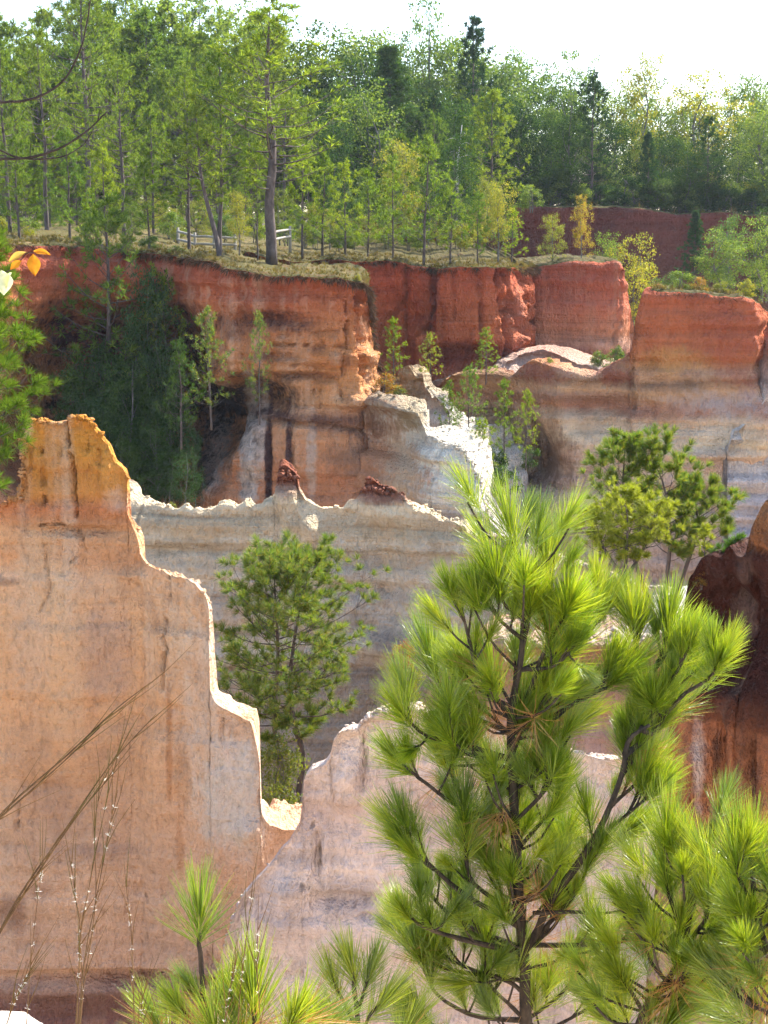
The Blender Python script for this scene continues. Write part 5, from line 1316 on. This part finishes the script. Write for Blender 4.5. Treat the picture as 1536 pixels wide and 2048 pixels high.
BIG = [
    # upper crown
    [(1093, 1410), (1095, 1290), (1103, 1180), (1110, 1095)], [(1022, 1422), (980, 1378), (952, 1335), (935, 1265), (915, 1190)], [(1046, 1240), (1010, 1210), (992, 1160)], [(1052, 1300), (1056, 1250), (1062, 1190)],
    [(1060, 1380), (1085, 1310), (1120, 1245), (1135, 1190)], [(1045, 1400), (1100, 1345), (1150, 1308), (1192, 1245), (1205, 1200)], [(1050, 1270), (1000, 1240), (960, 1185)], [(1060, 1340), (1110, 1330), (1165, 1270)],
    [(1255, 1500), (1268, 1400), (1275, 1310), (1273, 1235)], [(1258, 1480), (1290, 1370), (1325, 1305), (1340, 1235)], [(1300, 1470), (1360, 1395), (1420, 1355), (1448, 1310)], [(1290, 1440), (1350, 1350), (1392, 1265)],
    [(1310, 1465), (1360, 1410), (1385, 1350)], [(1255, 1520), (1310, 1460), (1345, 1420)], [(1078, 1448), (1140, 1412), (1205, 1378), (1250, 1350)], [(1040, 1440), (1090, 1420), (1140, 1395)], [(1025, 1470), (960, 1440), (905, 1420), (880, 1370), (862, 1320)],
    [(1030, 1390), (1000, 1370), (978, 1330)], [(1020, 1500), (930, 1490), (850, 1470), (800, 1420)], [(1025, 1520), (940, 1510), (890, 1460)], [(1032, 1540), (960, 1530), (900, 1530), (880, 1500)], [(1030, 1480), (1100, 1470), (1160, 1440)],
    # middle
    [(1032, 1640), (930, 1620), (850, 1565), (795, 1520)], [(1032, 1660), (960, 1620), (910, 1570), (900, 1520)], [(1034, 1820), (975, 1790), (934, 1740), (929, 1620)], [(1036, 1840), (930, 1790), (852, 1722), (795, 1672)],
    [(1044, 1645), (1092, 1578), (1118, 1520)], [(1050, 1700), (1100, 1620), (1122, 1560)], [(1016, 1820), (1022, 1780), (1027, 1740)], [(1072, 1870), (1150, 1788), (1180, 1715)], [(1195, 1680), (1260, 1624), (1320, 1575)],
    [(1225, 1610), (1280, 1560), (1310, 1520)], [(1150, 1730), (1210, 1690), (1260, 1660)], [(1040, 1800), (1090, 1760), (1110, 1700)], [(1034, 1760), (980, 1740), (950, 1700)], [(1036, 1720), (1000, 1690), (985, 1650)], [(1040, 1580), (1075, 1540), (1085, 1500)],
    [(1240, 1560), (1265, 1520), (1280, 1470)], [(1030, 1900), (930, 1880), (840, 1850), (805, 1810)], [(1030, 1880), (930, 1850), (870, 1800), (850, 1760)], [(1010, 1900), (960, 1860), (930, 1820)],
    # lower
    [(1020, 2010), (975, 1960), (970, 1880)], [(1040, 1960), (900, 1940), (830, 1900), (800, 1860)], [(1030, 2040), (945, 2030), (870, 1985), (860, 1940)], [(1060, 2060), (1065, 2010), (1070, 1970)], [(1080, 2040), (1120, 1990), (1150, 1950)],
    [(1070, 1880), (1150, 1890), (1230, 1886), (1290, 1868)], [(1065, 1940), (1120, 1920), (1160, 1890)], [(1020, 2060), (900, 2060), (830, 2030)], [(1075, 1900), (1110, 1850), (1130, 1800)], [(1010, 1960), (920, 1930), (880, 1900)], [(1090, 2060), (1170, 2020), (1210, 1990)],
]
LIMB = curve([P(1046, 1905, 4.5), P(1075, 1862, 4.48), P(1100, 1804, 4.45), P(1155, 1730, 4.42), P(1206, 1645, 4.4), P(1244, 1550, 4.4), P(1258, 1480, 4.4), P(1300, 1450, 4.4)], 20)
E_BIG, B_BIG = near_pine('large near pine with long bright needles, filling the lower right', [(1052, 2400), (1052, 2100), (1050, 1960), (1042, 1860), (1038, 1750), (1032, 1620), (1026, 1480), (1028, 1410), (1042, 1330), (1050, 1260), (1047, 1170), (1030, 1085)],
                         BIG, 4.5, 77, 0.021, fill=46, limbs=[LIMB])
# its heavy right-hand limb
lm = MB(); lp = LIMB
lm.tube(lp - B_BIG, np.linspace(0.015, 0.006, 20), 8, 0.1, np.random.RandomState(1))
link('limb', lm.mesh('limb', [M_TWIG], True), E_BIG)
# bare twig that carries the cone
lm = MB(); lp = curve([P(1066, 1826, 4.45), P(1150, 1824, 4.4), P(1200, 1827, 4.36), P(1266, 1818, 4.3)], 12)
lm.tube(lp - B_BIG, np.linspace(0.007, 0.003, 12), 6)
link('twig', lm.mesh('twig', [M_TWIG], True), E_BIG)
M_CONE = bark_mat('cone_scale', (0.10, 0.07, 0.05), (0.26, 0.20, 0.16), 60)
c0 = P(1198, 1830, 4.36)
cone = empty('pine_cone', c0)
cb_ = MB(); cb_.tube(np.array([(0, 0, 0), (0, 0, -0.02), (0, 0, -0.05)]), [0.003, 0.009, 0.004], 8)
link('core', cb_.mesh('cone_core', [M_CONE], True), cone)
sc_ = MB()
for k in range(70):
    t = k / 69.0; a = k * 2.399
    r = 0.004 + 0.016 * math.sin(math.pi * min(1, 0.12 + 0.85 * t)) ** 0.8
    z = -0.006 - 0.052 * t
    u_ = np.array((math.cos(a), math.sin(a), 0)); w_ = np.array((-math.sin(a), math.cos(a), 0))
    p0 = u_ * r * 0.25 + np.array((0, 0, z)); p1 = u_ * r + np.array((0, 0, z - 0.006))
    sc_.add(np.array([p0, p1 - w_ * 0.0045, p1 + u_ * 0.002 + np.array((0, 0, -0.003)), p1 + w_ * 0.0045, p1 + np.array((0, 0, 0.003))]), [[0, 1, 4], [0, 4, 3], [1, 2, 4], [2, 3, 4], [0, 2, 1], [0, 3, 2]])
o = link('scale', sc_.mesh('cone_scales', [M_CONE]), cone); o['kind'] = 'stuff'
tag(cone, 'grey-brown pine cone hanging from a bare twig of the large pine', 'cone')

near_pine('pine crowding in at the bottom right corner', [(1260, 2400), (1262, 2150), (1290, 2020), (1340, 1960), (1372, 1890), (1380, 1800), (1372, 1720)],
          [[(1340, 1965), (1350, 1930), (1348, 1890)], [(1335, 1970), (1430, 1925), (1465, 1880)], [(1300, 2010), (1260, 1980), (1235, 1950)], [(1372, 1890), (1410, 1840), (1420, 1790)], [(1375, 1860), (1340, 1800), (1330, 1740)], [(1290, 2030), (1380, 2020), (1430, 1990)], [(1380, 1810), (1400, 1760), (1402, 1700)], [(1270, 2080), (1240, 2050), (1200, 2030)], [(1300, 2060), (1340, 2040), (1360, 2010)], [(1340, 1960), (1300, 1920), (1290, 1870)], [(1262, 2100), (1300, 2080), (1330, 2060)]], 4.0, 78, 0.013, fill=22)
near_pine('pine bough leaning in from the right edge at the bottom', [(1640, 2300), (1600, 2100), (1560, 1960), (1530, 1880), (1510, 1800), (1506, 1730)],
          [[(1560, 1960), (1500, 1940), (1480, 1890)], [(1540, 1900), (1490, 1850), (1465, 1790)], [(1580, 2030), (1500, 2010), (1450, 1960)], [(1520, 1830), (1545, 1780), (1550, 1720)], [(1600, 2080), (1520, 2060), (1460, 2040)], [(1515, 1800), (1480, 1760), (1470, 1720)], [(1590, 2060), (1570, 2000), (1560, 1950)], [(1545, 1910), (1570, 1850), (1580, 1800)]], 3.8, 79, 0.013, fill=20)
near_pine('young pine with one upright brush of needles, bottom left', [(410, 2300), (408, 2100), (404, 1990), (396, 1920), (392, 1872)],
          [[(408, 2080), (380, 2040), (352, 2010)], [(406, 2040), (430, 2010), (446, 1985)], [(409, 2120), (350, 2090), (322, 2060)], [(404, 2000), (385, 1975), (372, 1960)]], 3.9, 80, 0.009, False, 0.82, 0.7)
near_pine('low pine with two broad needle brushes, bottom centre left', [(520, 2400), (522, 2200), (518, 2080), (512, 2010)],
          [[(520, 2110), (560, 2080), (590, 2030)], [(522, 2160), (600, 2100), (640, 2070)], [(520, 2140), (490, 2090), (478, 2040)], [(522, 2170), (450, 2110), (430, 2070)]], 3.5, 81, 0.009, False, 1.0, 0.3)
near_pine('young pine with forked tips, bottom centre', [(716, 2300), (715, 2120), (710, 2010), (704, 1945)],
          [[(712, 2040), (680, 1990), (662, 1950)], [(711, 2010), (735, 1960), (748, 1925)], [(714, 2080), (740, 2030), (770, 2000)], [(714, 2090), (690, 2050), (650, 2040)], [(715, 2110), (790, 2080), (820, 2050)]], 3.9, 82, 0.009, False, 0.72, 0.5)

# ---- near grass stalks
M_STALK = bark_mat('stalk_skin', (0.09, 0.045, 0.02), (0.20, 0.11, 0.045), 30)
M_BARE = bark_mat('bare_bark', (0.025, 0.018, 0.015), (0.07, 0.05, 0.04), 60)
M_FLUFF = leaf_mat('seed_fluff', [(0.75, 0.70, 0.62), (0.85, 0.80, 0.74)], (1.1, 1.1, 1.0), 0.5)
M_BLADE = leaf_mat('dry_blade', [(0.22, 0.14, 0.06), (0.28, 0.16, 0.07), (0.16, 0.14, 0.05)], (1.3, 1.2, 0.9), 0.4)
def stalk(parent, pts, D, r, rng, b, fl=True, jit=0.0):
    c = curve([P(p[0], p[1], D + (p[2] if len(p) > 2 else 0)) for p in pts], 24) - b
    m_ = MB(); m_.tube(c, np.linspace(r, r * 0.25, 24), 5)
    s = link('stem', m_.mesh('stem', [M_STALK], True), parent)
    fb = MB(); bb = MB()
    for k in range(5, 23):
        if fl and rng.rand() < 0.34:
            n = 7
            clumps(fb, np.array([c[k]]), np.array([unit(c[min(23, k + 1)] - c[k - 1])]), rng, n, 0.008, 0.0010, 0.9)
        if rng.rand() < 0.45:
            d = unit(unit(c[min(23, k + 1)] - c[k - 1]) + 0.16 * rng.normal(size=3))
            q = curve([c[k], c[k] + d * 0.05, c[k] + d * 0.11 + rng.normal(0, 0.006, 3)], 5)
            bb.tube(q, np.linspace(0.0011, 0.0003, 5), 3)
    if fb.n: link('seed_fluff', fb.mesh('fluff', [M_FLUFF]), s)['kind'] = 'stuff'
    if bb.n: link('sheath', bb.mesh('sheath', [M_BLADE]), s)['kind'] = 'stuff'
def grass_plant(label, stalks, D, seed, r=0.0016, fl=True):
    rng = np.random.RandomState(seed)
    b = P(stalks[0][0][0], stalks[0][0][1], D)
    e = empty('grass_stalk', b)
    for s in stalks: stalk(e, s, D, r * 0.72, rng, b, fl)
    tag(e, label, 'grass stalk')
grass_plant('long grass blade slanting across the tan fin, upper of two', [[(-60, 1700), (20, 1610), (140, 1505), (230, 1420), (292, 1372)], [(-60, 1690), (20, 1618), (120, 1530), (200, 1455)]], 2.3, 1, 0.0030, False)
grass_plant('long grass blade slanting across the tan fin, lower of two', [[(-20, 1900), (40, 1790), (130, 1660), (220, 1530), (312, 1428)], [(-10, 1880), (60, 1770), (160, 1625), (260, 1510)]], 2.3, 2, 0.0030, False)
grass_plant('upright seeded grass clump below the slanting blades', [[(145, 2140), (155, 2000), (162, 1860), (175, 1790), (205, 1640), (242, 1480)], [(150, 2140), (160, 2010), (172, 1900), (200, 1760), (222, 1640), (236, 1580)], [(148, 2140), (156, 1980), (160, 1860), (150, 1790), (142, 1722)], [(155, 2140), (165, 1990), (182, 1880), (192, 1780), (190, 1640), (215, 1540)]], 2.5, 3, 0.0022)
grass_plant('single thin seeded stalk left of the young pine', [[(268, 2140), (268, 2020), (262, 1860), (252, 1770), (248, 1722)]], 2.5, 4, 0.0019)
grass_plant('thin stalk at the far left of the grass', [[(48, 2140), (56, 2000), (66, 1880), (78, 1780), (84, 1740)], [(0, 2090), (30, 2000), (55, 1950)]], 2.5, 5, 0.0016)
grass_plant('thin reddish stalk in front of the low pine brushes', [[(472, 2140), (478, 2010), (490, 1900), (504, 1782)], [(440, 2140), (452, 2020), (470, 1930)]], 2.7, 6, 0.0016)
grass_plant('short pale stalk beside the low pine brushes', [[(524, 2140), (520, 2030), (514, 1930), (516, 1850)], [(280, 2140), (283, 2060), (284, 1990)]], 2.7, 7, 0.0014)

# ---- bare twigs and leaves at the upper left
def twig(label, lines, D, r):
    b = P(*lines[0][0][:2], D)
    e = empty('bare_branch', b)
    for k, (ln, rr) in enumerate(zip(lines, r)):
        c = curve([P(p[0], p[1], D) for p in ln], 26) - b
        rg = np.random.RandomState(k + 5)
        m_ = MB(); m_.tube(c + rg.normal(0, 0.0004, c.shape), np.linspace(rr, rr * 0.35, 26), 6, 0.15, rg)
        link('stem' if k == 0 else 'twig', m_.mesh('bare_twig', [M_BARE], True), e)
    tag(e, label, 'branch')
twig('bare branch curving up steeply at the top left', [[(-60, 200), (0, 204), (55, 200), (100, 182), (135, 150), (160, 100), (174, 45), (182, -20)]], 3.0, [0.0032])
twig('forked bare branch curving across the left pines', [[(-60, 322), (0, 318), (60, 315), (120, 296), (170, 265), (205, 232), (216, 222)], [(-40, 280), (0, 300), (35, 315), (80, 318), (130, 312), (165, 290), (185, 262)], [(60, 314), (61, 295), (62, 278)], [(196, 240), (198, 228), (200, 218)]], 3.0, [0.0034, 0.0026, 0.0012, 0.0012])

def leaf_blade(name, mat, base, tip, width, D, fold, parent, b):
    p0 = P(base[0], base[1], D); p1 = P(tip[0], tip[1], D + fold[1])
    ax = p1 - p0; L = np.linalg.norm(ax); ax = ax / L
    side = unit(np.cross(ax, np.array((fold[2], -1.0, fold[3])))); nr = np.cross(side, ax)
    V, Q = [], []
    prof = [0.02, 0.5, 0.85, 1.0, 0.92, 0.7, 0.38, 0.03]
    w = width * D / F * 0.5
    for i, q in enumerate(prof):
        t = i / 7.0
        for k in (-1, -0.5, 0, 0.5, 1):
            V.append(p0 + ax * L * t + side * w * q * k + nr * (abs(k) * w * fold[0] + 0.12 * L * math.sin(t * 3.0)) - b)
    for i in range(7):
        for k in range(4):
            Q.append([i * 5 + k, i * 5 + k + 1, i * 5 + k + 6, i * 5 + k + 5])
    o = link(name, mesh_np(name, np.array(V), np.array(Q), [mat], True), parent)
    return o
def big_leaf_mat(name, a, b_):
    T = NT(name)
    tc = T.n('ShaderNodeTexCoord').outputs['Object']
    n = T.noise(tc, 60.0, 4.0, 0.6)
    col = T.ramp(n, [(0.35, a), (0.65, b_)])
    d = T.n('ShaderNodeBsdfDiffuse'); T.set(d.inputs['Color'], col)
    t = T.n('ShaderNodeBsdfTranslucent'); T.set(t.inputs['Color'], T.mix(1.0, col, (1.6, 1.4, 0.9), 'MULTIPLY'))
    mx = T.n('ShaderNodeMixShader'); mx.inputs[0].default_value = 0.5
    T.t.links.new(d.outputs[0], mx.inputs[1]); T.t.links.new(t.outputs[0], mx.inputs[2])
    return T.done(mx.outputs[0])
LO = big_leaf_mat('orange_leaf', (0.42, 0.16, 0.02), (0.50, 0.24, 0.03)); LY = big_leaf_mat('yellow_leaf', (0.40, 0.26, 0.06), (0.30, 0.24, 0.08)); LP = big_leaf_mat('pale_leaf', (0.50, 0.55, 0.38), (0.62, 0.64, 0.5))
b = P(-30, 560, 2.5)
e = empty('leafy_twig', b)
m_ = MB(); m_.tube(curve([P(-30, 570, 2.5), P(10, 545, 2.5), P(30, 535, 2.5), P(52, 508, 2.5), P(66, 505, 2.5)], 12) - b, np.linspace(0.0012, 0.0006, 12), 5)
link('stem', m_.mesh('leaf_stem', [M_TWIG], True), e)
for nm, mt, ba, ti, w, fo in [('leaf', LO, (66, 508), (70, 552), 27, (0.25, 0.0, 0.2, 0.1)), ('leaf', LY, (54, 505), (20, 524), 16, (0.5, 0.01, 0.3, 0.6)), ('leaf', LO, (68, 504), (102, 512), 15, (0.5, -0.01, 0.2, 0.7)), ('leaf', LO, (44, 522), (22, 540), 17, (0.3, 0.0, -0.2, 0.4)), ('leaf', LP, (2, 540), (6, 590), 40, (0.3, 0.0, 0.5, 0.0)), ('leaf', LP, (24, 545), (16, 578), 16, (0.6, 0.0, -0.8, 0.2))]:
    leaf_blade(nm, mt, ba, ti, w, 2.5, fo, e, b)
tag(e, 'twig with orange and pale autumn leaves at the left edge', 'twig')

# ================================================================== HAZE
T = NT('haze_air'); pv_ = T.n('ShaderNodeVolumePrincipled')
pv_.inputs['Color'].default_value = (0.80, 0.88, 1.0, 1.0); pv_.inputs['Density'].default_value = 0.00015; pv_.inputs['Anisotropy'].default_value = 0.3
T.t.links.new(pv_.outputs[0], T.out.inputs['Volume'])
hx0, hx1, hy0, hy1, hz0, hz1 = -160, 160, -30, 215, ZF - 2.5, 34
hv = np.array([(x, y, z) for z in (hz0, hz1) for y in (hy0, hy1) for x in (hx0, hx1)], float)
hq = np.array([[0, 2, 3, 1], [4, 5, 7, 6], [0, 1, 5, 4], [2, 6, 7, 3], [0, 4, 6, 2], [1, 3, 7, 5]])
o = link('haze', mesh_np('haze', hv, hq, [T.m])); tag(o, 'thin pale blue air over the whole canyon', None, None, 'stuff')
